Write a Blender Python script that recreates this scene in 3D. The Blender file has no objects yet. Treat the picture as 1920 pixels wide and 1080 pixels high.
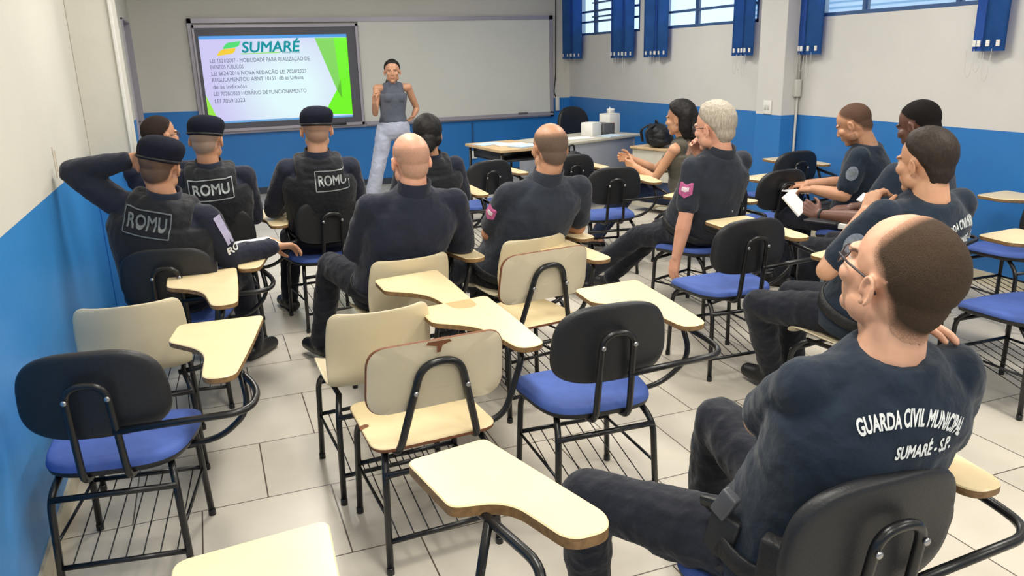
import bpy, bmesh, math, random
import numpy as np
from mathutils import Vector, Matrix, noise
from mathutils.bvhtree import BVHTree
random.seed(7)
PI = math.pi
scene = bpy.context.scene
COL = scene.collection

# ------------------------------------------------------------------ helpers
def V(*a): return Vector(a[0]) if len(a) == 1 else Vector(a)

def link(o, parent=None):
    COL.objects.link(o)
    if parent is not None: o.parent = parent
    return o

def tag(o, label=None, cat=None, group=None, kind=None):
    if label: o['label'] = label
    if cat: o['category'] = cat
    if group: o['group'] = group
    if kind: o['kind'] = kind
    return o

def empty(name, loc=(0, 0, 0), rz=0.0):
    o = bpy.data.objects.new(name, None)
    o.location = loc; o.rotation_euler = (0, 0, rz)
    o.empty_display_size = .1
    COL.objects.link(o)
    return o

def bm_obj(name, bm, mat, parent=None, smooth=True):
    me = bpy.data.meshes.new(name)
    bmesh.ops.recalc_face_normals(bm, faces=bm.faces[:])
    bm.to_mesh(me); bm.free()
    mats = mat if isinstance(mat, (list, tuple)) else [mat]
    for m in mats: me.materials.append(m)
    if smooth: me.polygons.foreach_set('use_smooth', [True] * len(me.polygons))
    return link(bpy.data.objects.new(name, me), parent)

def shade_auto(o, angle=35):
    me = o.data
    me.set_sharp_from_angle(angle=math.radians(angle))
    return o

def add_box(bm, lo, hi, M=None, mi=0):
    vs = []
    for z in (lo[2], hi[2]):
        for x, y in ((lo[0], lo[1]), (hi[0], lo[1]), (hi[0], hi[1]), (lo[0], hi[1])):
            p = Vector((x, y, z)); vs.append(bm.verts.new(M @ p if M else p))
    fs = [(3, 2, 1, 0), (4, 5, 6, 7), (0, 1, 5, 4), (1, 2, 6, 5), (2, 3, 7, 6), (3, 0, 4, 7)]
    out = []
    for f in fs:
        fc = bm.faces.new([vs[i] for i in f]); fc.material_index = mi; out.append(fc)
    return vs, out

def add_rbox(bm, lo, hi, r=.005, seg=2, M=None, mi=0):
    """a box with rounded edges"""
    vs, fs = add_box(bm, lo, hi, M, mi)
    es = list({e for f in fs for e in f.edges})
    bmesh.ops.bevel(bm, geom=es, offset=r, segments=seg, affect='EDGES', profile=.5, material=mi)

def round_path(pts, r=.03, n=5):
    """poly-line with its corners rounded"""
    P = [Vector(p) for p in pts]; out = [P[0]]
    for i in range(1, len(P) - 1):
        a, b, c = P[i - 1], P[i], P[i + 1]
        d1, d2 = (a - b), (c - b)
        rr = min(r, d1.length * .48, d2.length * .48)
        p, q = b + d1.normalized() * rr, b + d2.normalized() * rr
        for k in range(n + 1):
            t = k / n
            out.append(p * (1 - t) ** 2 + b * 2 * t * (1 - t) + q * t * t)
    out.append(P[-1])
    return out

def add_tube(bm, pts, r=.01, seg=10, mi=0, rr=None):
    P = [Vector(p) for p in pts]
    n = len(P); T = []
    for i in range(n):
        a, b = P[max(i - 1, 0)], P[min(i + 1, n - 1)]
        T.append((b - a).normalized())
    up = Vector((0, 0, 1)) if abs(T[0].z) < .9 else Vector((1, 0, 0))
    N = T[0].cross(up).normalized(); rings = []
    for i in range(n):
        if i:
            ax = T[i - 1].cross(T[i])
            if ax.length > 1e-6:
                N = Matrix.Rotation(T[i - 1].angle(T[i]), 3, ax.normalized()) @ N
        B = T[i].cross(N).normalized()
        ri = rr[i] if rr else r
        rings.append([bm.verts.new(P[i] + (N * math.cos(2 * PI * k / seg) + B * math.sin(2 * PI * k / seg)) * ri) for k in range(seg)])
    for i in range(n - 1):
        for k in range(seg):
            f = bm.faces.new((rings[i][k], rings[i][(k + 1) % seg], rings[i + 1][(k + 1) % seg], rings[i + 1][k])); f.material_index = mi
    for ring, rev in ((rings[0], True), (rings[-1], False)):
        f = bm.faces.new(ring[::-1] if rev else ring); f.material_index = mi

def add_lathe(bm, prof, seg=20, M=None, mi=0):
    rings = []
    for r, z in prof:
        ring = []
        for k in range(seg):
            p = Vector((r * math.cos(2 * PI * k / seg), r * math.sin(2 * PI * k / seg), z))
            ring.append(bm.verts.new(M @ p if M else p))
        rings.append(ring)
    for i in range(len(rings) - 1):
        for k in range(seg):
            f = bm.faces.new((rings[i][k], rings[i][(k + 1) % seg], rings[i + 1][(k + 1) % seg], rings[i + 1][k])); f.material_index = mi
    f = bm.faces.new(rings[0][::-1]); f.material_index = mi
    f = bm.faces.new(rings[-1]); f.material_index = mi

def round_poly(pts, rads, n=6):
    """2-D polygon with each corner rounded by its own radius"""
    out = []; N = len(pts)
    for i in range(N):
        a, b, c = Vector(pts[i - 1]), Vector(pts[i]), Vector(pts[(i + 1) % N])
        d1, d2 = a - b, c - b
        r = min(rads[i], d1.length * .49, d2.length * .49)
        if r < 1e-5: out.append(b); continue
        p, q = b + d1.normalized() * r, b + d2.normalized() * r
        for k in range(n + 1):
            t = k / n
            out.append(p * (1 - t) ** 2 + b * 2 * t * (1 - t) + q * t * t)
    return out

def add_slab(bm, outline, z0, z1, bev=.003, mi_top=0, mi_side=1, M=None):
    """flat board with the given 2-D outline; small bevel ring; side faces take another material"""
    n = len(outline)
    cx = sum(p[0] for p in outline) / n; cy = sum(p[1] for p in outline) / n
    # inset along outline normals
    def inset(d):
        out = []
        for i in range(n):
            a, b = outline[i - 1], outline[(i + 1) % n]
            t = Vector((b[0] - a[0], b[1] - a[1])); t.normalize()
            nn = Vector((-t.y, t.x))
            out.append(Vector((outline[i][0], outline[i][1])) + nn * d)
        return out
    area = sum(outline[i - 1][0] * outline[i][1] - outline[i][0] * outline[i - 1][1] for i in range(n))
    s = 1 if area > 0 else -1
    ins = inset(bev * s)
    layers = [(ins, z0), (outline, z0 + bev), (outline, z1 - bev), (ins, z1)]
    rings = []
    for o, z in layers:
        rings.append([bm.verts.new((M @ Vector((p[0], p[1], z))) if M else (p[0], p[1], z)) for p in o])
    for j in range(3):
        for i in range(n):
            f = bm.faces.new((rings[j][i - 1], rings[j][i], rings[j + 1][i], rings[j + 1][i - 1])); f.material_index = mi_side if j < 2 else mi_top
    f = bm.faces.new(rings[0][::-1]); f.material_index = mi_side
    f = bm.faces.new(rings[-1]); f.material_index = mi_top

def superell(a, b, e, t):
    c, s = math.cos(t), math.sin(t)
    return (a * math.copysign(abs(c) ** (2 / e), c), b * math.copysign(abs(s) ** (2 / e), s))

def add_pillow(bm, outfn, thick, mapfn, seg=56, edge=.5, mi_top=0, mi_bot=0, rim=.06):
    """cushion-like closed body: outline outfn(t) scaled in rings, thickness rounded at the rim"""
    fr = [0, .35, .65, .85, 1 - rim, 1 - rim * .35, 1.0]
    hh = [.5, .5, .5, .5, .46, .34, 0.0]
    levels = [(f, h) for f, h in zip(fr, hh)] + [(f, -h) for f, h in list(zip(fr, hh))[::-1][1:]]
    rings = []
    for f, h in levels:
        if f == 0:
            rings.append([bm.verts.new(mapfn(0, 0, h * thick))])
        else:
            ring = []
            for k in range(seg):
                u, v = outfn(2 * PI * k / seg)
                ring.append(bm.verts.new(mapfn(u * f, v * f, h * thick)))
            rings.append(ring)
    half = len(levels) // 2
    for i in range(len(rings) - 1):
        a, b = rings[i], rings[i + 1]
        mi = mi_top if i < half else mi_bot
        for k in range(seg):
            k2 = (k + 1) % seg
            if len(a) == 1: f = bm.faces.new((a[0], b[k], b[k2]))
            elif len(b) == 1: f = bm.faces.new((a[k2], a[k], b[0]))
            else: f = bm.faces.new((a[k], b[k], b[k2], a[k2]))
            f.material_index = mi

# ------------------------------------------------------------------ materials
def srgb(r, g, b):
    f = lambda c: (c / 255 / 12.92) if c / 255 <= .04045 else ((c / 255 + .055) / 1.055) ** 2.4
    return (f(r), f(g), f(b), 1)

def mat(name, col, rough=.5, metal=0.0, noise_amt=0.0, noise_scale=20.0, bump=0.0, bump_scale=60.0, spec=.5, emit=None, es=0, sheen=0):
    m = bpy.data.materials.new(name); m.use_nodes = True
    nt = m.node_tree; b = nt.nodes['Principled BSDF']
    b.inputs['Base Color'].default_value = col
    b.inputs['Roughness'].default_value = rough
    b.inputs['Metallic'].default_value = metal
    b.inputs['Specular IOR Level'].default_value = spec
    if sheen:
        b.inputs['Sheen Weight'].default_value = sheen
    if emit:
        b.inputs['Emission Color'].default_value = emit
        b.inputs['Emission Strength'].default_value = es
    tc = nt.nodes.new('ShaderNodeTexCoord')
    if noise_amt > 0:
        n = nt.nodes.new('ShaderNodeTexNoise'); n.inputs['Scale'].default_value = noise_scale; n.inputs['Detail'].default_value = 4
        nt.links.new(tc.outputs['Object'], n.inputs['Vector'])
        mx = nt.nodes.new('ShaderNodeMix'); mx.data_type = 'RGBA'; mx.blend_type = 'MULTIPLY'
        cr = nt.nodes.new('ShaderNodeValToRGB')
        lo = 1 - noise_amt; hi = 1 + noise_amt * .3
        cr.color_ramp.elements[0].position = .3; cr.color_ramp.elements[0].color = (lo, lo, lo, 1)
        cr.color_ramp.elements[1].position = .7; cr.color_ramp.elements[1].color = (hi, hi, hi, 1)
        nt.links.new(n.outputs['Fac'], cr.inputs['Fac'])
        mx.inputs[0].default_value = 1; mx.inputs[6].default_value = col
        nt.links.new(cr.outputs['Color'], mx.inputs[7])
        nt.links.new(mx.outputs[2], b.inputs['Base Color'])
    if bump > 0:
        n2 = nt.nodes.new('ShaderNodeTexNoise'); n2.inputs['Scale'].default_value = bump_scale; n2.inputs['Detail'].default_value = 3
        nt.links.new(tc.outputs['Object'], n2.inputs['Vector'])
        bp = nt.nodes.new('ShaderNodeBump'); bp.inputs['Strength'].default_value = bump; bp.inputs['Distance'].default_value = .01
        nt.links.new(n2.outputs['Fac'], bp.inputs['Height'])
        nt.links.new(bp.outputs['Normal'], b.inputs['Normal'])
    return m

def paint_mat(name, split_z0=1.1, tilt=0.0, tilt_axis='X', up=(214, 213, 206), low=(28, 108, 196)):
    """wall paint: off-white above, glossy blue dado below (the line may run slightly off level)"""
    m = bpy.data.materials.new(name); m.use_nodes = True
    nt = m.node_tree; b = nt.nodes['Principled BSDF']
    tc = nt.nodes.new('ShaderNodeTexCoord'); sp = nt.nodes.new('ShaderNodeSeparateXYZ')
    nt.links.new(tc.outputs['Object'], sp.inputs[0])
    mm = nt.nodes.new('ShaderNodeMath'); mm.operation = 'MULTIPLY_ADD'
    nt.links.new(sp.outputs[tilt_axis], mm.inputs[0]); mm.inputs[1].default_value = tilt; mm.inputs[2].default_value = split_z0
    gt = nt.nodes.new('ShaderNodeMath'); gt.operation = 'GREATER_THAN'
    nt.links.new(sp.outputs['Z'], gt.inputs[0]); nt.links.new(mm.outputs[0], gt.inputs[1])
    n = nt.nodes.new('ShaderNodeTexNoise'); n.inputs['Scale'].default_value = 1.7; n.inputs['Detail'].default_value = 5
    nt.links.new(tc.outputs['Object'], n.inputs['Vector'])
    def ramp(c, d):
        cr = nt.nodes.new('ShaderNodeValToRGB')
        c0 = tuple(x * (1 - d) for x in c[:3]) + (1,)
        cr.color_ramp.elements[0].position = .35; cr.color_ramp.elements[0].color = c0
        cr.color_ramp.elements[1].position = .65; cr.color_ramp.elements[1].color = c
        nt.links.new(n.outputs['Fac'], cr.inputs['Fac']); return cr
    ru, rl = ramp(srgb(*up), .05), ramp(srgb(*low), .08)
    mx = nt.nodes.new('ShaderNodeMix'); mx.data_type = 'RGBA'
    nt.links.new(gt.outputs[0], mx.inputs[0]); nt.links.new(rl.outputs[0], mx.inputs[6]); nt.links.new(ru.outputs[0], mx.inputs[7])
    nt.links.new(mx.outputs[2], b.inputs['Base Color'])
    rr = nt.nodes.new('ShaderNodeMath'); rr.operation = 'MULTIPLY_ADD'
    nt.links.new(gt.outputs[0], rr.inputs[0]); rr.inputs[1].default_value = .35; rr.inputs[2].default_value = .33
    nt.links.new(rr.outputs[0], b.inputs['Roughness'])
    n2 = nt.nodes.new('ShaderNodeTexNoise'); n2.inputs['Scale'].default_value = 9; n2.inputs['Detail'].default_value = 3
    nt.links.new(tc.outputs['Object'], n2.inputs['Vector'])
    bp = nt.nodes.new('ShaderNodeBump'); bp.inputs['Strength'].default_value = .12; bp.inputs['Distance'].default_value = .02
    nt.links.new(n2.outputs['Fac'], bp.inputs['Height']); nt.links.new(bp.outputs['Normal'], b.inputs['Normal'])
    return m

def tile_mat():
    m = bpy.data.materials.new('ceramic_floor_tiles'); m.use_nodes = True
    nt = m.node_tree; b = nt.nodes['Principled BSDF']
    tc = nt.nodes.new('ShaderNodeTexCoord'); mp = nt.nodes.new('ShaderNodeMapping')
    mp.inputs['Location'].default_value = (-.051 + .4827 * 10, -.4415 + .4915 * 10, 0)
    nt.links.new(tc.outputs['Object'], mp.inputs['Vector'])
    br = nt.nodes.new('ShaderNodeTexBrick')
    br.inputs['Scale'].default_value = 1; br.inputs['Mortar Size'].default_value = .0032; br.inputs['Mortar Smooth'].default_value = .3
    br.inputs['Brick Width'].default_value = .4827; br.inputs['Row Height'].default_value = .4915
    br.inputs['Color1'].default_value = srgb(214, 208, 196); br.inputs['Color2'].default_value = srgb(206, 200, 188)
    br.inputs['Mortar'].default_value = srgb(92, 84, 74); br.inputs['Bias'].default_value = 0
    br.offset = .5; br.offset_frequency = 2; br.squash = 1
    nt.links.new(mp.outputs[0], br.inputs['Vector'])
    n = nt.nodes.new('ShaderNodeTexNoise'); n.inputs['Scale'].default_value = 3.5; n.inputs['Detail'].default_value = 6
    nt.links.new(tc.outputs['Object'], n.inputs['Vector'])
    cr = nt.nodes.new('ShaderNodeValToRGB')
    cr.color_ramp.elements[0].position = .3; cr.color_ramp.elements[0].color = (.9, .89, .86, 1)
    cr.color_ramp.elements[1].position = .7; cr.color_ramp.elements[1].color = (1.02, 1.01, 1, 1)
    nt.links.new(n.outputs['Fac'], cr.inputs['Fac'])
    mx = nt.nodes.new('ShaderNodeMix'); mx.data_type = 'RGBA'; mx.blend_type = 'MULTIPLY'; mx.inputs[0].default_value = 1
    nt.links.new(br.outputs['Color'], mx.inputs[6]); nt.links.new(cr.outputs[0], mx.inputs[7])
    nt.links.new(mx.outputs[2], b.inputs['Base Color'])
    b.inputs['Roughness'].default_value = .34
    bp = nt.nodes.new('ShaderNodeBump'); bp.inputs['Strength'].default_value = .3; bp.inputs['Distance'].default_value = .004; bp.invert = True
    nt.links.new(br.outputs['Fac'], bp.inputs['Height']); nt.links.new(bp.outputs['Normal'], b.inputs['Normal'])
    return m

M = {}
M['black_tube'] = mat('black_painted_steel', srgb(22, 23, 26), .32, 0, .2, 30)
M['black_plastic'] = mat('black_plastic', srgb(26, 28, 33), .48, 0, .12, 12, .12, 180)
M['blue_fabric'] = mat('blue_seat_fabric', srgb(72, 100, 178), .75, 0, .16, 14, .25, 350)
M['cream'] = mat('cream_laminate', srgb(238, 218, 174), .3, 0, .07, 9)
M['cream_edge'] = mat('plywood_edge', srgb(140, 108, 70), .6, 0, .35, 60)
M['beige_lam'] = mat('beige_laminate', srgb(205, 194, 168), .36, 0, .08, 6)
M['beige_seat'] = mat('beige_seat_laminate', srgb(232, 212, 168), .32, 0, .08, 8)
M['brown_edge'] = mat('brown_ply_edge', srgb(120, 72, 42), .6, 0, .3, 50)
M['shell'] = mat('beige_plastic_shell', srgb(206, 194, 164), .4, 0, .07, 5)
M['chrome'] = mat('zinc_bolt', srgb(170, 170, 172), .3, .9)
M['white_board'] = mat('whiteboard_enamel', srgb(218, 219, 214), .22, 0, .04, 1.5)
M['alu'] = mat('grey_aluminium', srgb(168, 164, 176), .42, .35)
M['bezel'] = mat('dark_bezel', srgb(84, 84, 96), .45)
M['white_plastic'] = mat('white_plastic', srgb(226, 226, 222), .45, 0, .05, 10)
M['grey_panel'] = mat('grey_desk_panel', srgb(160, 164, 176), .5, 0, .06, 4)
M['desk_top'] = mat('pale_desk_top', srgb(196, 192, 178), .4, 0, .06, 6)
M['wood_top'] = mat('light_wood_top', srgb(206, 178, 138), .4, 0, .14, 9)
M['dark_nylon'] = mat('black_nylon', srgb(20, 21, 26), .6, 0, .3, 16, .4, 60)
M['paper'] = mat('white_paper', srgb(236, 238, 240), .7, 0, .05, 20)
M['paper_blue'] = mat('bluish_paper', srgb(188, 208, 226), .7, 0, .08, 20)
M['carton'] = mat('dark_box', srgb(92, 92, 96), .6, 0, .2, 14)
M['blue_frame'] = mat('blue_grey_window_steel', srgb(52, 84, 132), .45, 0, .1, 10)
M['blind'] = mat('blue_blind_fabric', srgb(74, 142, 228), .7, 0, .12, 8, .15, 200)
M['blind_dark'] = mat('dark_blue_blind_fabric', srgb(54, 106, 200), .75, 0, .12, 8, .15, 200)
M['grey_pvc'] = mat('grey_conduit', srgb(196, 196, 190), .5)
M['door_grey'] = mat('grey_painted_door', srgb(112, 112, 116), .5, 0, .1, 4)
M['baseb'] = mat('tile_skirting', srgb(206, 198, 176), .4, 0, .1, 7)
M['floor'] = tile_mat()
M['ceiling'] = mat('white_ceiling_paint', srgb(226, 226, 222), .85, 0, .04, 2)
M['wall_front'] = paint_mat('front_wall_paint', 1.086, -.0095, 'X', up=(206, 204, 198), low=(42, 122, 198))
M['wall_side'] = paint_mat('left_wall_paint', 1.098, 0, 'X', up=(210, 208, 198), low=(60, 140, 212))
M['wall_right'] = paint_mat('right_wall_paint', 1.056, 0, 'X', up=(206, 205, 203), low=(48, 118, 190))

# ------------------------------------------------------------------ camera
def make_camera():
    f, pitch, yaw, roll = 1480.0, .284328855, .359463829, .0278232602
    fw = Vector((math.sin(yaw) * math.cos(pitch), math.cos(yaw) * math.cos(pitch), -math.sin(pitch)))
    rt = Vector((math.cos(yaw), -math.sin(yaw), 0)); dn = fw.cross(rt)
    c, s = math.cos(roll), math.sin(roll)
    r2, d2 = rt * c + dn * s, dn * c - rt * s
    cam = bpy.data.cameras.new('camera'); o = bpy.data.objects.new('camera', cam); COL.objects.link(o)
    R = Matrix((r2, -d2, -fw)).transposed().to_4x4()
    o.matrix_world = Matrix.Translation((0, 0, 1.62)) @ R
    cam.sensor_fit = 'HORIZONTAL'; cam.sensor_width = 36; cam.lens = f * 36 / 1920
    cam.clip_start = .05; cam.clip_end = 200
    scene.camera = o
make_camera()

# ------------------------------------------------------------------ room
XL, XR, YF, YB, ZC = -.67, 5.0, 10.7, -3.0, 3.05
KR, KF = 5.0 / 4.62, 1.07   # right-wall and front-wall measures were taken at 4.62 m and 10 m
def struct(name, bm, m, smooth=False):
    return tag(bm_obj(name, bm, m, None, smooth), kind='structure')

def build_room():
    bm = bmesh.new(); add_box(bm, (XL - .2, YB - .2, -.12), (XR + .2, YF + .2, 0)); struct('floor', bm, M['floor'])
    bm = bmesh.new(); add_box(bm, (XL - .2, YB - .2, ZC), (XR + .2, YF + .2, ZC + .12)); struct('ceiling', bm, M['ceiling'])
    bm = bmesh.new(); add_box(bm, (XL - .2, YF, 0), (XR + .2, YF + .2, ZC)); struct('wall_front', bm, M['wall_front'])
    bm = bmesh.new(); add_box(bm, (XL - .2, YB - .2, 0), (XR + .2, YB, ZC)); struct('wall_back', bm, M['wall_side'])
    # left wall with its door opening near the front corner
    d0, d1, dz = 9.4, 10.37, 2.12
    bm = bmesh.new()
    add_box(bm, (XL - .2, YB, 0), (XL, d0, ZC)); add_box(bm, (XL - .2, d1, 0), (XL, YF, ZC)); add_box(bm, (XL - .2, d0, dz), (XL, d1, ZC))
    struct('wall_left', bm, M['wall_side'])
    bm = bmesh.new(); add_rbox(bm, (XL, 5.42, 0), (-.434, 5.86, ZC), .004, 1)
    struct('trim_1', bm, M['wall_side'])
    bm = bmesh.new()
    add_rbox(bm, (-.444, 5.405, 1.098), (-.424, 5.425, ZC), .004, 1)
    struct('trim_2', bm, M['white_plastic'])
    e = tag(empty('door_1', (XL - .08, (d0 + d1) / 2, 0)), kind='structure')
    bm = bmesh.new(); add_rbox(bm, (-.02, -.46, .01), (.02, .46, dz - .03), .004, 1); bm_obj('door_leaf', bm, M['door_grey'], e, False)
    bm = bmesh.new()
    for y in (-.485, .465): add_rbox(bm, (-.06, y, 0), (.1, y + .02, dz), .003, 1)
    add_rbox(bm, (-.06, -.485, dz - .02), (.1, .485, dz), .003, 1); bm_obj('door_frame', bm, M['alu'], e, False)
    bm = bmesh.new(); add_tube(bm, round_path([(.02, .38, 1.02), (.07, .38, 1.02), (.07, .26, 1.02)], .02), .009, 8); bm_obj('door_handle', bm, M['chrome'], e)
    # right wall: three openings high up
    sill, head = 1.878, 2.80
    W = [(8.05 * KR, 9.78 * KR), (6.0 * KR, 7.72 * KR), (3.62 * KR, 5.36 * KR)]
    bm = bmesh.new()
    add_box(bm, (XR, YB, 0), (XR + .2, YF, sill)); add_box(bm, (XR, YB, head), (XR + .2, YF, ZC))
    ys = [YB] + [v for w in W[::-1] for v in w] + [YF]
    for i in range(0, len(ys), 2): add_box(bm, (XR, ys[i], sill), (XR + .2, ys[i + 1], head))
    struct('wall_right', bm, M['wall_right'])
    bm = bmesh.new(); add_rbox(bm, (4.815, 5.865, 0), (XR, 6.22, ZC), .004, 1); struct('trim_3', bm, M['wall_right'])
    glass = mat('ribbed_window_glass', srgb(205, 226, 240), .25)
    nt = glass.node_tree; b = nt.nodes['Principled BSDF']
    tr = nt.nodes.new('ShaderNodeBsdfTransparent'); tr.inputs[0].default_value = (.86, .94, 1, 1)
    ms = nt.nodes.new('ShaderNodeMixShader'); ms.inputs[0].default_value = .85
    out = nt.nodes['Material Output']
    nt.links.new(b.outputs[0], ms.inputs[1]); nt.links.new(tr.outputs[0], ms.inputs[2]); nt.links.new(ms.outputs[0], out.inputs[0])
    mulls = [(9.18 * KR, 8.62 * KR), (6.98 * KR,), (4.806 * KR, 4.006 * KR)]
    for i, (y0, y1) in enumerate(W):
        e = tag(empty('window_%d' % (i + 1), (XR, (y0 + y1) / 2, sill)), kind='structure')
        c = (y0 + y1) / 2
        bm = bmesh.new()
        add_box(bm, (.0, y0 - c, 0), (.07, y1 - c, .03)); add_box(bm, (.0, y0 - c, head - sill - .03), (.07, y1 - c, head - sill))
        add_box(bm, (.0, y0 - c, 0), (.07, y0 - c + .03, head - sill)); add_box(bm, (.0, y1 - c - .03, 0), (.07, y1 - c, head - sill))
        for y in mulls[i]: add_box(bm, (.01, y - c - .016, 0), (.06, y - c + .016, head - sill))
        hz = [.17, .3, .5, .68] if i == 0 else [.175, .36, .56]
        for z in hz: add_box(bm, (.012, y0 - c, z - .012), (.055, y1 - c, z + .012))
        if i == 0:
            for z in (.225, .4): add_box(bm, (-.03, 8.66 * KR - c, z - .008), (.05, 9.18 * KR - c, z + .008))
        bm_obj('window_frame', bm, M['blue_frame'], e, False)
        bm = bmesh.new(); add_box(bm, (.03, y0 - c + .02, .02), (.036, y1 - c - .02, head - sill - .02)); bm_obj('pane', bm, glass, e, False)
    # skirting
    bm = bmesh.new(); add_box(bm, (XL, YB, 0), (XL + .012, 5.42, .085)); add_box(bm, (XL, 5.86, 0), (XL + .012, d0 - .03, .085)); struct('baseboard_left', bm, M['baseb'])
    bm = bmesh.new(); add_box(bm, (XL, YF - .012, 0), (XR, YF, .085)); struct('baseboard_front', bm, mat('dark_skirting', srgb(54, 62, 76), .5, 0, .1, 6))
    bm = bmesh.new(); add_box(bm, (XR - .012, YB, 0), (XR, 5.865, .085)); add_box(bm, (XR - .012, 6.22, 0), (XR, YF, .085)); struct('baseboard_right', bm, M['baseb'])
    # neighbouring roof outside, seen through the windows
    m = mat('white_corrugated_sheet', srgb(225, 232, 238), .6)
    nt = m.node_tree; b = nt.nodes['Principled BSDF']; tc = nt.nodes.new('ShaderNodeTexCoord')
    w = nt.nodes.new('ShaderNodeTexWave'); w.wave_type = 'BANDS'; w.bands_direction = 'Z'; w.inputs['Scale'].default_value = 5.2; w.inputs['Distortion'].default_value = .4
    cr = nt.nodes.new('ShaderNodeValToRGB')
    cr.color_ramp.elements[0].position = .15; cr.color_ramp.elements[0].color = srgb(150, 190, 214)
    cr.color_ramp.elements[1].position = .5; cr.color_ramp.elements[1].color = srgb(246, 250, 252)
    nt.links.new(tc.outputs['Object'], w.inputs['Vector']); nt.links.new(w.outputs['Fac'], cr.inputs['Fac']); nt.links.new(cr.outputs[0], b.inputs['Base Color'])
    bm = bmesh.new(); add_box(bm, (6.8, -4, 0), (6.92, 9.3, 4.8))
    tag(bm_obj('outside_wall', bm, m, None, False), kind='structure')
build_room()

# ------------------------------------------------------------------ text
def text_mesh(s, size, bold=.0, align='CENTER', shear=0.0):
    cu = bpy.data.curves.new('lettering', 'FONT'); cu.body = s; cu.size = 1.0; cu.align_x = align; cu.align_y = 'CENTER'
    cu.offset = 0; cu.shear = shear; cu.resolution_u = 3
    o = bpy.data.objects.new('lettering_tmp', cu); COL.objects.link(o)
    dg = bpy.context.evaluated_depsgraph_get(); dg.update()
    me = bpy.data.meshes.new_from_object(o.evaluated_get(dg))
    bpy.data.objects.remove(o); bpy.data.curves.remove(cu)
    # embolden by laying slightly shifted copies over one another (an outline offset folds the notches of M and N)
    bm = bmesh.new(); bm.from_mesh(me)
    bad = [f for f in bm.faces if f.normal.z < 0]
    if bad: bmesh.ops.delete(bm, geom=bad, context='FACES')
    if bold > 0:
        src = bm.faces[:]
        for k in range(8):
            d = Vector((math.cos(k * PI / 4), math.sin(k * PI / 4), 0)) * bold * 1.15
            r = bmesh.ops.duplicate(bm, geom=src)
            bmesh.ops.translate(bm, verts=[v for v in r['geom'] if isinstance(v, bmesh.types.BMVert)], vec=d)
    bm.to_mesh(me); bm.free()
    me.transform(Matrix.Scale(size, 4))
    return me

def flat_text(name, s, size, mat_, parent, origin, xdir=(1, 0, 0), zdir=(0, 0, 1), bold=.01, align='LEFT', width=None, shear=0):
    me = text_mesh(s, size, bold, align, shear)
    co = np.array([v.co[:] for v in me.vertices]).reshape(-1, 3)
    sx = 1.0
    if width and len(co):
        sx = width / max(1e-6, co[:, 0].max() - co[:, 0].min())
    X, Z, O = Vector(xdir), Vector(zdir), Vector(origin)
    for v in me.vertices: v.co = O + X * (v.co.x * sx) + Z * v.co.y
    me.name = name; me.materials.clear(); me.materials.append(mat_)
    return link(bpy.data.objects.new(name, me), parent)

# ------------------------------------------------------------------ board with its display
def emis(name, col, s):
    m = bpy.data.materials.new(name); m.use_nodes = True
    nt = m.node_tree; b = nt.nodes['Principled BSDF']
    b.inputs['Base Color'].default_value = (.02, .02, .02, 1); b.inputs['Roughness'].default_value = .3
    b.inputs['Emission Color'].default_value = col; b.inputs['Emission Strength'].default_value = s
    return m

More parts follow.
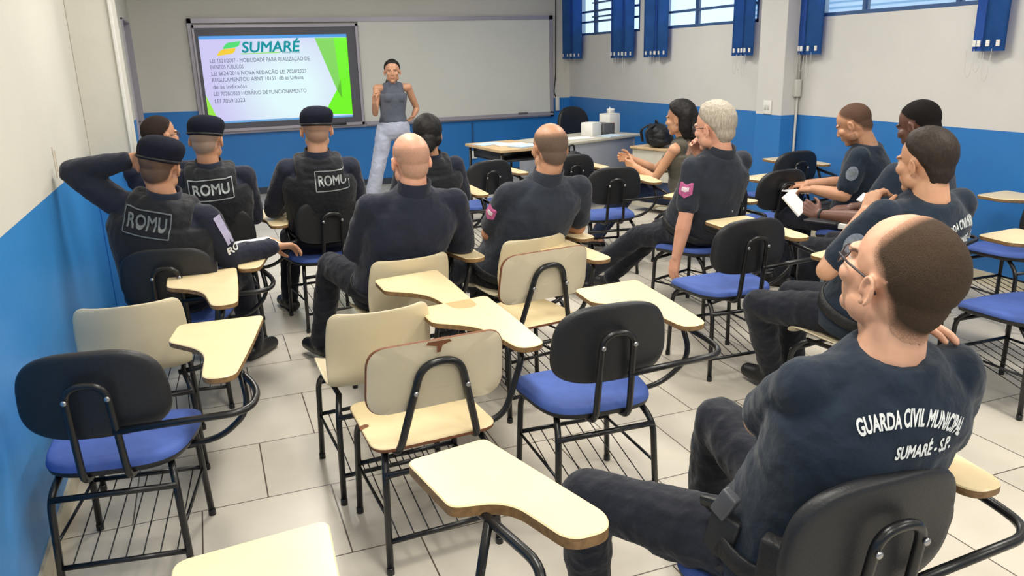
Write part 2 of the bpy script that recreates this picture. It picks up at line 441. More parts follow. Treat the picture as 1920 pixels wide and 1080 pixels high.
def build_board():
    e = tag(empty('whiteboard', (0, YF, 1.62 * (1 - KF))), 'long white writing board with grey metal frame on the front wall', 'whiteboard')
    x0, x1, z0, z1 = -.045, 4.41, .845, 2.13
    bm = bmesh.new()
    add_box(bm, (x0, -.05, z1 - .05), (x1, 0, z1)); add_box(bm, (x0, -.05, z0), (x1, 0, z0 + .06))
    add_box(bm, (x0, -.05, z0), (x0 + .045, 0, z1)); add_box(bm, (x1 - .05, -.05, z0), (x1, 0, z1))
    add_box(bm, (1.87, -.085, z0 + .02), (4.39, -.05, z0 + .045))
    bm_obj('frame', bm, M['alu'], e, False)
    bm = bmesh.new(); add_box(bm, (1.86, -.035, z0 + .055), (x1 - .045, -.004, z1 - .045)); bm_obj('writing_panel', bm, M['white_board'], e, False)
    bm = bmesh.new(); add_rbox(bm, (3.9, -.082, z0 + .045), (4.02, -.052, z0 + .07), .004, 1)
    bm_obj('eraser', bm, M['carton'], e)
    # the wide display in the left bay
    e.scale = (KF,) * 3
    d = tag(empty('display_screen', (0, YF, 1.62 * (1 - KF))), 'glowing presentation screen with green slide set in the left of the board', 'screen')
    d.scale = (KF,) * 3
    sx0, sx1, sz0, sz1 = .055, 1.712, .972, 1.94
    bm = bmesh.new()
    fx0, fx1, fz0, fz1 = 0.0, 1.845, .878, 2.055
    add_box(bm, (fx0, -.10, fz1 - .03), (fx1, -.004, fz1)); add_box(bm, (fx0, -.10, fz0), (fx1, -.004, fz0 + .03))
    add_box(bm, (fx0, -.10, fz0), (fx0 + .02, -.004, fz1)); add_box(bm, (fx1 - .03, -.10, fz0), (fx1, -.004, fz1))
    bm_obj('outer_frame', bm, M['alu'], d, False)
    bm = bmesh.new()
    add_box(bm, (fx0 + .02, -.085, sz1), (fx1 - .03, -.01, fz1 - .03)); add_box(bm, (fx0 + .02, -.085, fz0 + .03), (fx1 - .03, -.01, sz0))
    add_box(bm, (fx0 + .02, -.085, sz0), (sx0, -.01, sz1)); add_box(bm, (sx1, -.085, sz0), (fx1 - .03, -.01, sz1))
    bm_obj('bezel', bm, M['bezel'], d, False)
    bm = bmesh.new(); add_rbox(bm, (1.38, -.115, .885), (1.62, -.1, .91), .003, 1); bm_obj('control_strip', bm, M['black_plastic'], d)
    y = -.06
    def quad(name, pts, m, yy):
        bm = bmesh.new(); bm.faces.new([bm.verts.new((p[0], yy, p[1])) for p in pts]); return bm_obj(name, bm, m, d, False)
    bg = bpy.data.materials.new('slide_background'); bg.use_nodes = True
    nt = bg.node_tree; b = nt.nodes['Principled BSDF']; b.inputs['Base Color'].default_value = (.02, .02, .02, 1)
    tc = nt.nodes.new('ShaderNodeTexCoord'); mp = nt.nodes.new('ShaderNodeMapping'); mp.inputs['Location'].default_value = (-1.02, 0, -1.32); 
    gr = nt.nodes.new('ShaderNodeTexGradient'); gr.gradient_type = 'SPHERICAL'
    cr = nt.nodes.new('ShaderNodeValToRGB'); cr.color_ramp.elements[0].color = srgb(206, 202, 246); cr.color_ramp.elements[1].color = srgb(226, 252, 254)
    cr.color_ramp.elements[0].position = .15; cr.color_ramp.elements[1].position = .75
    nt.links.new(tc.outputs['Object'], mp.inputs[0]); nt.links.new(mp.outputs[0], gr.inputs[0]); nt.links.new(gr.outputs['Fac'], cr.inputs[0])
    nt.links.new(cr.outputs[0], b.inputs['Emission Color']); b.inputs['Emission Strength'].default_value = .95
    quad('slide', [(sx0, sz0), (sx1, sz0), (sx1, sz1), (sx0, sz1)], bg, y)
    quad('title_bar', [(sx0, sz1 - .035), (sx1, sz1 - .035), (sx1, sz1), (sx0, sz1)], emis('title_bar_blue', srgb(74, 160, 238), .9), y - .002)
    quad('task_bar', [(sx0, sz0), (sx1, sz0), (sx1, sz0 + .022), (sx0, sz0 + .022)], emis('task_bar_blue', srgb(104, 170, 226), .9), y - .002)
    g1, g2, g3 = emis('slide_light_green', srgb(130, 222, 92), .9), emis('slide_bright_green', srgb(112, 250, 14), .95), emis('slide_lime', srgb(158, 240, 70), .9)
    quad('green_shape', [(1.337, 1.9), (sx1, 1.9), (sx1, sz0 + .03), (1.369, sz0 + .05), (1.547, 1.3)], g2, y - .003)
    quad('green_shape', [(1.337, 1.9), (1.56, 1.9), (1.60, 1.2), (1.547, 1.3)], g1, y - .004)
    quad('green_shape', [(1.547, 1.3), (1.60, 1.2), (1.60, 1.42)], emis('slide_mid_green', srgb(96, 200, 40), .85), y - .005)
    quad('green_shape', [(sx0, 1.3), (sx0, sz0 + .02), (sx0 + .11, sz0 + .02)], g3, y - .003)
    tl = emis('logo_teal', srgb(34, 162, 172), .8)
    logo = flat_text('logo', 'SUMARÉ', .165, tl, d, (.50, y - .004, 1.805), bold=.022, width=.66, shear=.15)
    def swoosh(cx, cz, w, h, m):
        bm = bmesh.new(); pts = round_poly([(cx - w / 2, cz - h / 2 - .012), (cx + w / 2 - .03, cz - h / 2 + .012), (cx + w / 2, cz + h / 2 + .012), (cx - w / 2 + .05, cz + h / 2 - .004)], [.02, .04, .01, .05], 5)
        bm.faces.new([bm.verts.new((p[0], y - .004, p[1])) for p in pts]); o = bm_obj('logo_shape', bm, m, logo, False)
    swoosh(.40, 1.838, .21, .062, emis('logo_green', srgb(58, 226, 110), .9))
    swoosh(.335, 1.765, .22, .062, emis('logo_yellow', srgb(244, 206, 20), .95))
    quad('logo_line', [(.49, 1.735), (.93, 1.742), (.93, 1.752), (.49, 1.745)], emis('logo_line_green', srgb(150, 232, 110), .9), y - .004).parent = logo
    flat_text('logo_motto', 'PREFEITURA', .022, tl, logo, (.95, y - .004, 1.742), bold=.01, width=.2)
    tx = emis('slide_text_grey', srgb(128, 134, 160), .75)
    rows = [(1.668, 'LEI 7321/2007 - MOBILIDADE PARA REALIZAÇÃO DE', .144, 1.11), (1.60, 'EVENTOS PÚBLICOS', .138, .36), (1.527, 'LEI 6624/2016 NOVA REDAÇÃO LEI 7028/2023', .142, 1.06),
            (1.458, 'REGULAMENTOU ABNT 10151  dB às Urbana', .142, 1.02), (1.38, 'de às Indicadas', .142, .37), (1.302, 'LEI 7028/2023 HORÁRIO DE FUNCIONAMENTO', .142, 1.04), (1.222, 'LEI 7059/2023', .142, .33)]
    for z, s, x, w in rows: flat_text('slide_text', s, .062, tx, d, (x, y - .004, z), bold=.006, width=w)
build_board()

# ------------------------------------------------------------------ tablet-arm chairs (local: x right, y forward)
def tablet_outline():
    return round_poly([(.135, .40), (.44, .43), (.425, .10), (.40, -.19), (.30, -.19), (.275, .08), (.13, .21)], [.035, .03, .3, .05, .05, .14, .03], 7)

def build_legs(root, w=.195, rear=-.21, front=.20, sz=.405):
    for sx in (-1, 1):
        for fy, iy in ((rear, -.12), (front, .12)):
            bm = bmesh.new()
            p = round_path([(sx * w, fy, .0), (sx * (w - .012), fy * .93, sz - .05), (sx * (w - .035), iy, sz + .008)], .07, 7)
            add_tube(bm, p, .0115, 10)
            add_lathe(bm, [(.0135, 0), (.0135, .022), (.0118, .024)], 12, Matrix.Translation((sx * w, fy, 0)))
            bm_obj('leg', bm, M['black_tube'], root)

def build_frame(root, w=.195, rear=-.21, front=.20, sz=.405):
    bm = bmesh.new()
    zc = sz - .055
    for y in (rear * .94, front * .94): add_tube(bm, [(-w + .01, y, zc), (w - .01, y, zc)], .0105, 8)
    for sx in (-1, 1):
        add_tube(bm, [(sx * (w - .035), -.125, sz + .006), (sx * (w - .035), .125, sz + .006)], .0105, 8)
        add_tube(bm, [(sx * (w - .008), rear * .96, .2), (sx * (w - .008), front * .96, .2)], .006, 6)
    f = bm_obj('frame', bm, M['black_tube'], root)
    bm = bmesh.new()
    for y, z in ((rear * .98, .115), (front * .96, .205)): add_tube(bm, [(-w + .006, y, z), (w - .006, y, z)], .009, 8)
    for k in range(7):
        x = -w + .04 + k * (2 * w - .08) / 6
        add_tube(bm, [(x, rear * .98, .117), (x, front * .96, .207)], .0024, 5)
    bm_obj('book_rack', bm, M['black_tube'], f)

def build_tablet(root, arm, outline=None):
    bm = bmesh.new(); add_slab(bm, outline or tablet_outline(), .672 if not outline else .664, .694, .003)
    t = bm_obj('tablet', bm, [M['cream'], M['cream_edge']], root, True); shade_auto(t, 40)
    bm = bmesh.new()
    if arm == 'rod':
        add_tube(bm, round_path([(.05, -.262, .585), (.44, -.235, .59), (.455, -.08, .60), (.36, .02, .655), (.33, .30, .662)], .075, 8), .0115, 10)
        add_tube(bm, round_path([(.39, -.02, .655), (.415, -.06, .52), (.30, -.03, .41), (.15, -.02, .405)], .07, 7), .0105, 10)
    else:
        add_tube(bm, round_path([(.14, -.10, .405), (.27, -.11, .42), (.345, -.13, .66), (.34, .25, .663)], .07, 7), .0115, 10)
        add_tube(bm, round_path([(.16, .12, .405), (.30, .10, .43), (.335, .08, .662)], .07, 7), .0105, 10)
    bm_obj('tablet_arm', bm, M['black_tube'], root)

def proto_padded():
    r = empty('tablet_chair')
    bm = bmesh.new()
    def outf(t):
        u, v = superell(.225, .21, 3.6, t); return u * (1 + .10 * v / .21), v
    def mp(u, v, h):
        z = .437 + h - .020 * max(0, v - .12) / .09 - .006 * max(0, 1 - (u / .2) ** 2) * max(0, 1 - (v / .18) ** 2)
        return (u, v, z)
    add_pillow(bm, outf, .05, mp, 60, mi_top=0, mi_bot=1)
    bm_obj('seat', bm, [M['blue_fabric'], M['black_plastic']], r)
    bm = bmesh.new()
    def outb(t):
        u, v = superell(.212, .142, 3.0, t); return u * (1 - .06 * v / .14), v
    def mb(u, v, h): return (u, -.228 - .10 * (v) * .9 + .55 * u * u - h, .693 + v)
    add_pillow(bm, outb, .036, mb, 60)
    bm_obj('backrest', bm, M['black_plastic'], r)
    bm = bmesh.new()
    p = round_path([(-.062, -.10, .40), (-.064, -.235, .41), (-.060, -.262, .60), (-.056, -.282, .745), (.056, -.282, .745), (.060, -.262, .60), (.064, -.235, .41), (.062, -.10, .40)], .055, 8)
    add_tube(bm, p, .0115, 10)
    s = bm_obj('back_support', bm, M['black_tube'], r)
    for x, z in ((-.058, .70), (.058, .70)):
        bm = bmesh.new(); add_lathe(bm, [(.0085, 0), (.0085, .004), (.004, .006)], 10, Matrix.Translation((x, -.288, z)) @ Matrix.Rotation(PI / 2, 4, 'X'))
        bm_obj('bolt', bm, M['chrome'], s)
    build_legs(r); build_frame(r); build_tablet(r, 'rod')
    return r

def proto_laminate():
    r = empty('tablet_chair')
    bm = bmesh.new()
    ol = round_poly([(-.215, -.2), (.215, -.2), (.205, .2), (-.205, .2)], [.07, .07, .05, .05], 7)
    add_slab(bm, ol, .428, .443, .003)
    s = bm_obj('seat', bm, [M['beige_seat'], M['brown_edge']], r); shade_auto(s, 40)
    bm = bmesh.new()
    ob = round_poly([(-.232, -.118), (.232, -.118), (.222, .118), (-.222, .118)], [.07] * 4, 8)
    n = len(ob); layers = [(.0, .97), (.003, 1), (.011, 1), (.014, .97)]
    def mb(p, h): return (p[0], -.235 - .16 * p[1] + .65 * p[0] ** 2 - h, .682 + p[1])
    fr = [0.4, .75, .94]
    ringsf = []
    def ring(sc, h): return [bm.verts.new(mb((p[0] * sc, p[1] * sc), h)) for p in ob]
    seq = [(.4, 0), (.75, 0), (.985, 0), (1, .003), (1, .011), (.985, .014), (.75, .014), (.4, .014)]
    R = [ring(*q) for q in seq]
    for j in range(len(R) - 1):
        for i in range(n):
            f = bm.faces.new((R[j][i - 1], R[j][i], R[j + 1][i], R[j + 1][i - 1])); f.material_index = 1 if j in (2, 3, 4) else 0
    bm.faces.new(R[0]); bm.faces.new(R[-1][::-1])
    b = bm_obj('backrest', bm, [M['beige_lam'], M['brown_edge']], r); shade_auto(b, 40)
    bm = bmesh.new()
    p = round_path([(-.14, -.10, .405), (-.135, -.205, .42), (-.062, -.268, .735), (.062, -.268, .735), (.135, -.205, .42), (.14, -.10, .405)], .06, 8)
    add_tube(bm, p, .0125, 10)
    s = bm_obj('back_support', bm, M['black_tube'], r)
    for x in (-.085, .085):
        bm = bmesh.new(); add_lathe(bm, [(.008, 0), (.008, .004), (.004, .006)], 10, Matrix.Translation((x * 1.0, -.266, .64)) @ Matrix.Rotation(PI / 2, 4, 'X'))
        bm_obj('bolt', bm, M['chrome'], s)
    build_legs(r); build_frame(r); build_tablet(r, 'post')
    return r

def proto_shell(tab=None):
    r = empty('tablet_chair')
    bm = bmesh.new()
    prof = [(.225, .405), (.205, .432), (.15, .442), (.05, .434), (-.05, .428), (-.12, .434), (-.17, .455), (-.20, .50), (-.218, .56), (-.235, .64), (-.248, .69), (-.256, .73), (-.260, .748), (-.262, .757)]
    wid = [.175, .19, .196, .2, .2, .202, .204, .206, .206, .204, .2, .194, .182, .16]
    nu = 16; G = []
    for (y, z), w in zip(prof, wid):
        row = []
        for k in range(nu + 1):
            u = -1 + 2 * k / nu
            x = u * w
            back = max(0, min(1, (z - .44) / .12))
            yy = y + back * .055 * u * u * 1.2
            zz = z + (1 - back) * .02 * abs(u) ** 5
            row.append(bm.verts.new((x, yy, zz)))
        G.append(row)
    for i in range(len(G) - 1):
        for k in range(nu): bm.faces.new((G[i][k], G[i][k + 1], G[i + 1][k + 1], G[i + 1][k]))
    bmesh.ops.recalc_face_normals(bm, faces=bm.faces[:])
    bmesh.ops.solidify(bm, geom=bm.faces[:], thickness=.009)
    o = bm_obj('shell', bm, M['shell'], r)
    o.modifiers.new('sub', 'SUBSURF').levels = 1; o.modifiers['sub'].render_levels = 2
    build_legs(r); build_frame(r); build_tablet(r, 'post', tab)
    return r

def small_tablet():
    # the foreground chair's older, smaller writing board (world outline brought into the chair's frame)
    c, a = Vector((.15, 1.27)), -.2
    W = [(.35, 1.695), (.566, 1.731), (.69, 1.30), (.665, 1.245), (.575, 1.240), (.515, 1.43), (.391, 1.454)]
    L = [(math.cos(a) * (x - c.x) - math.sin(a) * (y - c.y), math.sin(a) * (x - c.x) + math.cos(a) * (y - c.y)) for x, y in W]
    return round_poly(L, [.03, .02, .05, .03, .05, .10, .025], 7)

PROTO = {}
def chair(kind, x, y, rz, label, group='tablet-arm chairs in the classroom'):
    if kind not in PROTO:
        PROTO[kind] = dict(A=proto_padded, B=proto_laminate, C=proto_shell, D=lambda: proto_shell(small_tablet()))[kind]()
        r = PROTO[kind]
    else:
        src = PROTO[kind]; r = src.copy(); COL.objects.link(r)
        for ch in list(src.children):
            c = ch.copy(); COL.objects.link(c); c.parent = r
            for g in ch.children:
                d = g.copy(); COL.objects.link(d); d.parent = c
    r.location = (x, y, 0); r.rotation_euler = (0, 0, rz)
    tag(r, label, 'chair', group)
    return r

CH = {}
def chairs():
    L = [
     ('c1', 'A', -.377, 2.69, -.15, 'empty blue-seated black-backed chair nearest the left wall'),
     ('c2', 'C', -0.37, 3.44, 0.03, 'empty beige plastic shell chair behind the person with the raised elbow'),
     ('c3', 'B', 0.57, 2.46, 0.06, 'beige laminate chair with a chipped brown top edge on its backrest'),
     ('c4', 'C', 0.5, 2.95, 0.06, 'empty beige shell chair between the chipped chair and the person in plain navy shirt'),
     ('c5', 'C', 0.78, 3.66, 0.14, 'beige shell chair under the person in plain navy shirt'),
     ('c6', 'B', 1.31, 3.36, 0.14, 'empty beige laminate chair with a dark arched support and an unbroken top edge'),
     ('c7', 'A', 1.19, 2.44, -0.03, 'empty blue-seated black-backed chair right beside the chipped beige chair'),
     ('c8', 'C', 1.44, 3.78, 0.2, 'beige shell chair under the person with pink sleeve crest and folded arms'),
     ('c9', 'A', 2.45, 3.36, -.02, 'empty blue-seated black-backed chair directly behind the person with legs stretched out'),
     ('c10', 'A', 1.15, 1.25, -0.02, 'black-backed chair under the nearest person, in lettered t-shirt and glasses'),
     ('c11', 'C', 2.50, 2.46, .15, 'beige shell chair under the person with fist at the chin'),
     ('c12', 'A', 3.44, 2.42, -0.02, 'empty blue-seated chair at the right edge, the nearer of two there'),
     ('c13', 'A', 4.42, 3.24, -0.02, 'empty blue-seated chair at the right edge against the blue wall, farther of two there'),
     ('c14', 'A', 3.66, 4.62, 0.04, 'empty black-backed chair in front of the person bending over writing'),
     ('c15', 'A', 4.46, 5.42, 0, 'empty black-backed chair against the right wall beside the pillar'),
     ('c16', 'A', 2.84, 4.18, 0.35, 'blue-seated chair under the person with legs stretched out'),
     ('c17', 'C', 3.53, 5.38, 0.75, 'beige shell chair under the seated person in sleeveless top'),
     ('c18', 'A', 2.79, 5.36, -.14, 'empty blue-seated black-backed chair in front of the seated person in sleeveless top'),
     ('c19', 'A', 2.065, 6.24, .155, 'empty blue-seated black-backed chair between the masked-off front row and the small table'),
     ('c20', 'A', -.21, 4.07, -.14, 'black-backed chair under the person with elbow raised against the wall'),
     ('c21', 'A', .608, 5.06, .15, 'black-backed chair with arched support under the booted person in beret'),
     ('c22', 'A', .0, 5.03, -.04, 'black-backed chair under the person in beret below the left edge of the screen'),
     ('c23', 'A', 1.42, 5.42, 0.05, 'chair under the person in black vest with tied-up hair'),
     ('c24', 'A', -0.24, 5.62, -0.15, 'chair under the bareheaded person in glasses turned sideways'),
     ('c25', 'D', .15, 1.27, .2, 'foreground chair with a small thick-edged tablet reaching toward the knee of the nearest person'),
     ('c26', 'B', -.30, 1.085, 0, 'chair at the bottom left corner of which mostly the tablet shows'),
     ('c27', 'A', 3.44, 3.18, 0.25, 'chair under the person holding up a white notepad'),
     ('c28', 'A', 3.99, 4.04, 0.42, 'chair under the person bending over writing by the right wall'),
     ('c29', 'A', 2.80, 6.20, 0.1, 'black-backed chair carrying a backpack in front of the desk'),
    ]
    for k, kind, x, y, rz, lab in L:
        CH[k] = chair(kind, x, y, rz, lab)
    CH['c19']['label'] = 'empty blue-seated black-backed chair in front of the small paper-strewn table'
    # chipped patch on the laminate chair's top edge
    bm = bmesh.new()
    pts = [(-.035, .119), (.035, .119), (.042, .111), (.012, .102), (.006, .08), (-.006, .08), (-.006, .101), (-.04, .110)]
    vs = [bm.verts.new((p[0] - .005, -.235 - .16 * p[1] + .65 * p[0] ** 2 - .0165, .682 + p[1])) for p in pts]
    bm.faces.new(vs)
    o = bm_obj('chipped_patch', bm, M['brown_edge'], CH['c3'], False); o['label'] = 'bare brown wood where the laminate broke off'
    bm = bmesh.new()
    ol = round_poly([(-.214, .0), (-.185, .012), (-.178, -.012), (-.214, -.03)], [.004, .012, .012, .004], 4)
    bm.faces.new([bm.verts.new((p[0], p[1], .4436)) for p in ol])
    bm_obj('chipped_patch', bm, M['brown_edge'], CH['c3'], False)
chairs()

# ------------------------------------------------------------------ blinds
def blind(y0, y1, stacks, label, dark=0):
    e = tag(empty('vertical_blind', (XR, (y0 + y1) / 2, 2.90)), label, 'blind', 'vertical blinds at the high windows')
    c = (y0 + y1) / 2
    bm = bmesh.new(); add_rbox(bm, (-.12, y0 - c, -.02), (-.06, y1 - c, .03), .004, 1); bm_obj('head_rail', bm, M['white_plastic'], e, False)
    for (a, b, n) in stacks:
        for k in range(n):
            yc = a + (b - a) * (k + .5) / n
            w = (b - a) / n * .5
            sw = 1 if k % 2 else -1
            bm = bmesh.new()
            th = .05 * sw
            L = []
            for j in range(7):
                t = -1 + 2 * j / 6
                L.append((-.09 + th * t * .6 + .012 * (1 - t * t), yc - c + w * t * 1.04))
            for z0, z1, off in ((-1.325, -.02, 0),):
                r0 = [bm.verts.new((p[0], p[1], z0)) for p in L]; r1 = [bm.verts.new((p[0], p[1], z1)) for p in L]
                for j in range(6): bm.faces.new((r0[j], r0[j + 1], r1[j + 1], r1[j]))
            bmesh.ops.solidify(bm, geom=bm.faces[:], thickness=.002)
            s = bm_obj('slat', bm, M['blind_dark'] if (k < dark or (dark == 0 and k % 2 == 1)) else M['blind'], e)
            for q in (-.45, .45):
                yy = yc - c + w * q; xx = -.09 + th * q * .6 - .002
                bm = bmesh.new(); add_box(bm, (xx - .012, yy - .012, -1.295), (xx - .004, yy + .012, -1.255))
                bm_obj('slat_weight', bm, M['white_plastic'], s, False)
        for q, l in ((.25, .22), (.55, .16), (.8, .2)):
            bm = bmesh.new(); yy = a + (b - a) * q - c
            p = [(-.10, yy, -1.31), (-.10, yy + .01, -1.31 - l * .8), (-.10, yy + .03, -1.31 - l), (-.10, yy + .055, -1.31 - l * .8), (-.10, yy + .06, -1.31)]
            add_tube(bm, round_path(p, .03, 4), .0016, 5)
            bm_obj('cord', bm, M['grey_pvc'], e)
    return e
def blinds():
    K = KR
    blind(8.03 * K, 9.93 * K, [(9.40 * K, 9.90 * K, 3), (8.08 * K, 8.62 * K, 4)], 'blue vertical blind drawn aside at the window next to the front wall')
    blind(5.95 * K, 7.80 * K, [(7.38 * K, 7.77 * K, 3), (5.98 * K, 6.21 * K, 3)], 'blue vertical blind drawn aside at the middle window left of the pillar')
    blind(3.55 * K, 5.41 * K, [(5.14 * K, 5.405 * K, 2), (3.58 * K, 3.80 * K, 2)], 'blue vertical blind drawn aside at the window right of the pillar', 0)
blinds()

# ------------------------------------------------------------------ wall fittings
def fittings():
    e = tag(empty('light_switch', (4.815, 6.05, 1.12)), 'white wall switch plate on the right wall pillar', 'switch')
    bm = bmesh.new(); add_rbox(bm, (-.012, -.055, -.06), (0, .055, .06), .004, 2); bm_obj('plate', bm, M['white_plastic'], e)
    bm = bmesh.new()
    for y in (-.02, .02): add_rbox(bm, (-.018, y - .012, -.022), (-.01, y + .012, .022), .003, 1)
    bm_obj('rocker', bm, M['grey_pvc'], e)
    e = tag(empty('conduit_box', (4.955, 5.865, 1.29)), 'grey conduit with switch box beside the pillar', 'conduit box')
    bm = bmesh.new(); add_rbox(bm, (-.03, -.045, -.075), (.03, 0, .075), .005, 2); bm_obj('box', bm, M['grey_pvc'], e)
    bm = bmesh.new(); add_tube(bm, [(0.012, -.016, .07), (0.012, -.016, 1.6)], .011, 8); add_tube(bm, [(0.012, -.016, -.07), (0.012, -.016, -1.2)], .011, 8); bm_obj('conduit', bm, M['grey_pvc'], e)
    e = tag(empty('wall_socket', (3.49, YF, .315)), 'white power socket low on the blue front wall', 'socket')
    bm = bmesh.new(); add_rbox(bm, (-.05, -.035, -.055), (.05, 0, .055), .006, 2); bm_obj('plate', bm, M['white_plastic'], e)
    bm = bmesh.new(); add_tube(bm, [(0, -.02, .05), (0, -.02, .44)], .009, 8); bm_obj('conduit', bm, M['blue_frame'], e)
    e = tag(empty('cable_box', (4.79, YF, .96)), 'small white box on a black cable beside the right end of the board', 'cable box')
    bm = bmesh.new(); add_rbox(bm, (-.025, -.04, -.1), (.03, 0, .1), .006, 2); bm_obj('box', bm, M['white_plastic'], e)
    bm = bmesh.new(); add_tube(bm, round_path([(-.02, -.02, .1), (-.05, -.02, .16), (-.02, -.02, .4), (0, -.02, 1.9)], .06, 5), .007, 6); bm_obj('cable', bm, M['black_plastic'], e)
    # scuff on the left wall
    bm = bmesh.new()
    for y0, z0, h in ((4.18, 1.14, .14), (4.23, 1.16, .1)): add_box(bm, (XL, y0, z0), (XL + .0012, y0 + .02, z0 + h))
    tag(bm_obj('wall_scuff', bm, mat('old_tape_mark', srgb(196, 180, 160), .8, 0, .3, 30), None, False), 'faded tape mark on the white left wall', 'mark')
fittings()

# ------------------------------------------------------------------ desk, small table and what lies on them
def furniture():
    rz = .365
    e = tag(empty('teacher_desk', (3.85, 8.04, 0), rz), 'grey teacher desk with a pale top below the right end of the board', 'desk')
    bm = bmesh.new(); add_rbox(bm, (-.66, -.36, .725), (.68, .33, .752), .004, 2); bm_obj('desk_top', bm, M['desk_top'], e)
    bm = bmesh.new(); add_rbox(bm, (-.64, -.30, .16), (.60, -.282, .725), .003, 1); bm_obj('front_panel', bm, M['grey_panel'], e)
    for x in (-.63, .60):
        bm = bmesh.new(); add_rbox(bm, (x, -.30, .05), (x + .03, .28, .725), .003, 1); add_rbox(bm, (x - .005, -.31, 0), (x + .035, .31, .05), .006, 1); bm_obj('side_panel', bm, M['grey_panel'], e)
    R = Matrix.Rotation(rz, 4, 'Z'); O = Vector((3.85, 8.04, .752))
    P = lambda x, y, z=0: O + R @ Vector((x, y, z))
    def bx(name, x, y, sx, sy, sz, m, label, cat, a=0, r=.004, lid=None):
        t = tag(empty(name, P(x, y), rz + a), label, cat, None)
        bm = bmesh.new(); add_rbox(bm, (-sx, -sy, 0), (sx, sy, sz), r, 2); bm_obj('body', bm, m, t)
        bm = bmesh.new(); add_rbox(bm, (-sx * .99, -sy * .99, sz), (sx * .99, sy * .99, sz + .006), .002, 1); bm_obj('lid', bm, lid or m, t)
        return t
    bx('paper_box', .20, -.02, .085, .08, .14, M['white_plastic'], 'white box with a small orange mark on the desk', 'box', .1)
    bm = bmesh.new(); pts = round_poly([(-.05, .03), (.02, .05), (.05, .09), (-.01, .11)], [.01] * 4, 3)
    t = bx('storage_box', .40, -.02, .095, .09, .115, M['carton'], 'grey box between the two white boxes on the desk', 'box', .05)
    bm.free()
    t = bx('white_case', .59, .05, .09, .08, .21, M['white_plastic'], 'tall white box at the right end of the desk', 'box', .0)
    bm = bmesh.new(); add_tube(bm, [(0, 0, .206), (0, 0, .25), (0, 0, .29)], .01, 8, rr=[.018, .012, .003]); bm_obj('pointed_knob', bm, M['white_plastic'], t)
    bm = bmesh.new(); add_rbox(bm, (-.07, -.082, .03), (.0, -.079, .12), .001, 1); bm_obj('printed_mark', bm, mat('pale_orange_print', srgb(232, 190, 160), .6), t)
    t = tag(empty('plastic_cup', P(.735, .16, -.02), 0), 'white cup behind the black bag by the desk', 'cup')
    bm = bmesh.new(); add_lathe(bm, [(.03, 0), (.045, .22), (.048, .26), (.05, .265), (.045, .275), (.03, .28)], 20); bm_obj('cup_body', bm, M['white_plastic'], t)
    for i, (x, y, a, m, lab) in enumerate([(-.40, .05, .2, M['paper'], 'white sheets spread on the left half of the teacher desk'), (-.12, -.12, -.3, M['paper'], 'white sheet near the front edge of the desk, centre'),
                                           (.28, -.24, .1, M['paper_blue'], 'bluish sheet near the right front edge of the desk')]):
        bm = bmesh.new(); add_rbox(bm, (-.15, -.105, 0), (.15, .105, .006), .001, 1)
        o = tag(bm_obj('paper_sheet', bm, m, None, False), lab, 'paper', 'papers on the desk'); o.location = P(x, y, .001); o.rotation_euler = (0, 0, rz + a)
    # drawer cabinet right of the desk, with the bag on it
    t = tag(empty('drawer_cabinet', (4.50, 7.26, 0), .3), 'low pale drawer cabinet under the black bag', 'cabinet')
    bm = bmesh.new(); add_rbox(bm, (-.24, -.25, .05), (.24, .25, .66), .005, 2); bm_obj('carcass', bm, M['desk_top'], t)
    bm = bmesh.new(); add_rbox(bm, (-.26, -.27, .66), (.26, .27, .685), .005, 2); bm_obj('cabinet_top', bm, M['wood_top'], t)
    for k in range(3):
        bm = bmesh.new(); add_rbox(bm, (-.225, -.265, .08 + .19 * k), (.225, -.25, .255 + .19 * k), .004, 1); d = bm_obj('drawer', bm, M['desk_top'], t)
        bm = bmesh.new(); add_lathe(bm, [(.012, 0), (.016, .02), (.01, .026)], 12, Matrix.Translation((0, -.265, .17 + .19 * k)) @ Matrix.Rotation(PI / 2, 4, 'X')); bm_obj('knob', bm, M['black_plastic'], d)
    # small table with papers
    rz2 = .12
    t = tag(empty('small_table', (2.77, 7.42, 0), rz2), 'small wood-topped table with papers left of the teacher desk', 'table')
    bm = bmesh.new(); add_rbox(bm, (-.27, -.40, .76), (.27, .40, .788), .005, 2); bm_obj('table_top', bm, M['wood_top'], t)
    bm = bmesh.new(); add_rbox(bm, (-.22, -.34, .66), (.22, .30, .682), .004, 1)
    for x in (-.22, .205): add_rbox(bm, (x, -.34, .66), (x + .015, .30, .76), .003, 1)
    bm_obj('under_shelf', bm, M['black_plastic'], t)
    for x in (-.24, .24):
        for y in (-.36, .36):
            bm = bmesh.new(); add_tube(bm, [(x, y, 0), (x * .97, y * .97, .76)], .014, 10); bm_obj('leg', bm, M['black_tube'], t)
    R2 = Matrix.Rotation(rz2, 4, 'Z'); O2 = Vector((2.77, 7.42, .788))
    for i, (x, y, a, m, lab) in enumerate([(-.10, .18, .2, M['paper_blue'], 'bluish sheet at the far end of the small table'), (.03, -.05, -.2, M['paper'], 'white sheet in the middle of the small table'), (.08, -.26, .25, M['paper_blue'], 'bluish sheet at the near end of the small table')]):
        bm = bmesh.new(); add_rbox(bm, (-.15, -.105, 0), (.15, .105, .004 + .004 * i), .001, 1)
        o = tag(bm_obj('paper_sheet', bm, m, None, False), lab, 'paper', 'papers on the small table'); o.location = O2 + R2 @ Vector((x, y, .001)); o.rotation_euler = (0, 0, rz2 + a)
    # teacher's swivel chair behind the desk
    t = tag(empty('office_chair', (4.33, 8.78, 0), PI + .3), 'black swivel office chair behind the teacher desk', 'chair')
    bm = bmesh.new()
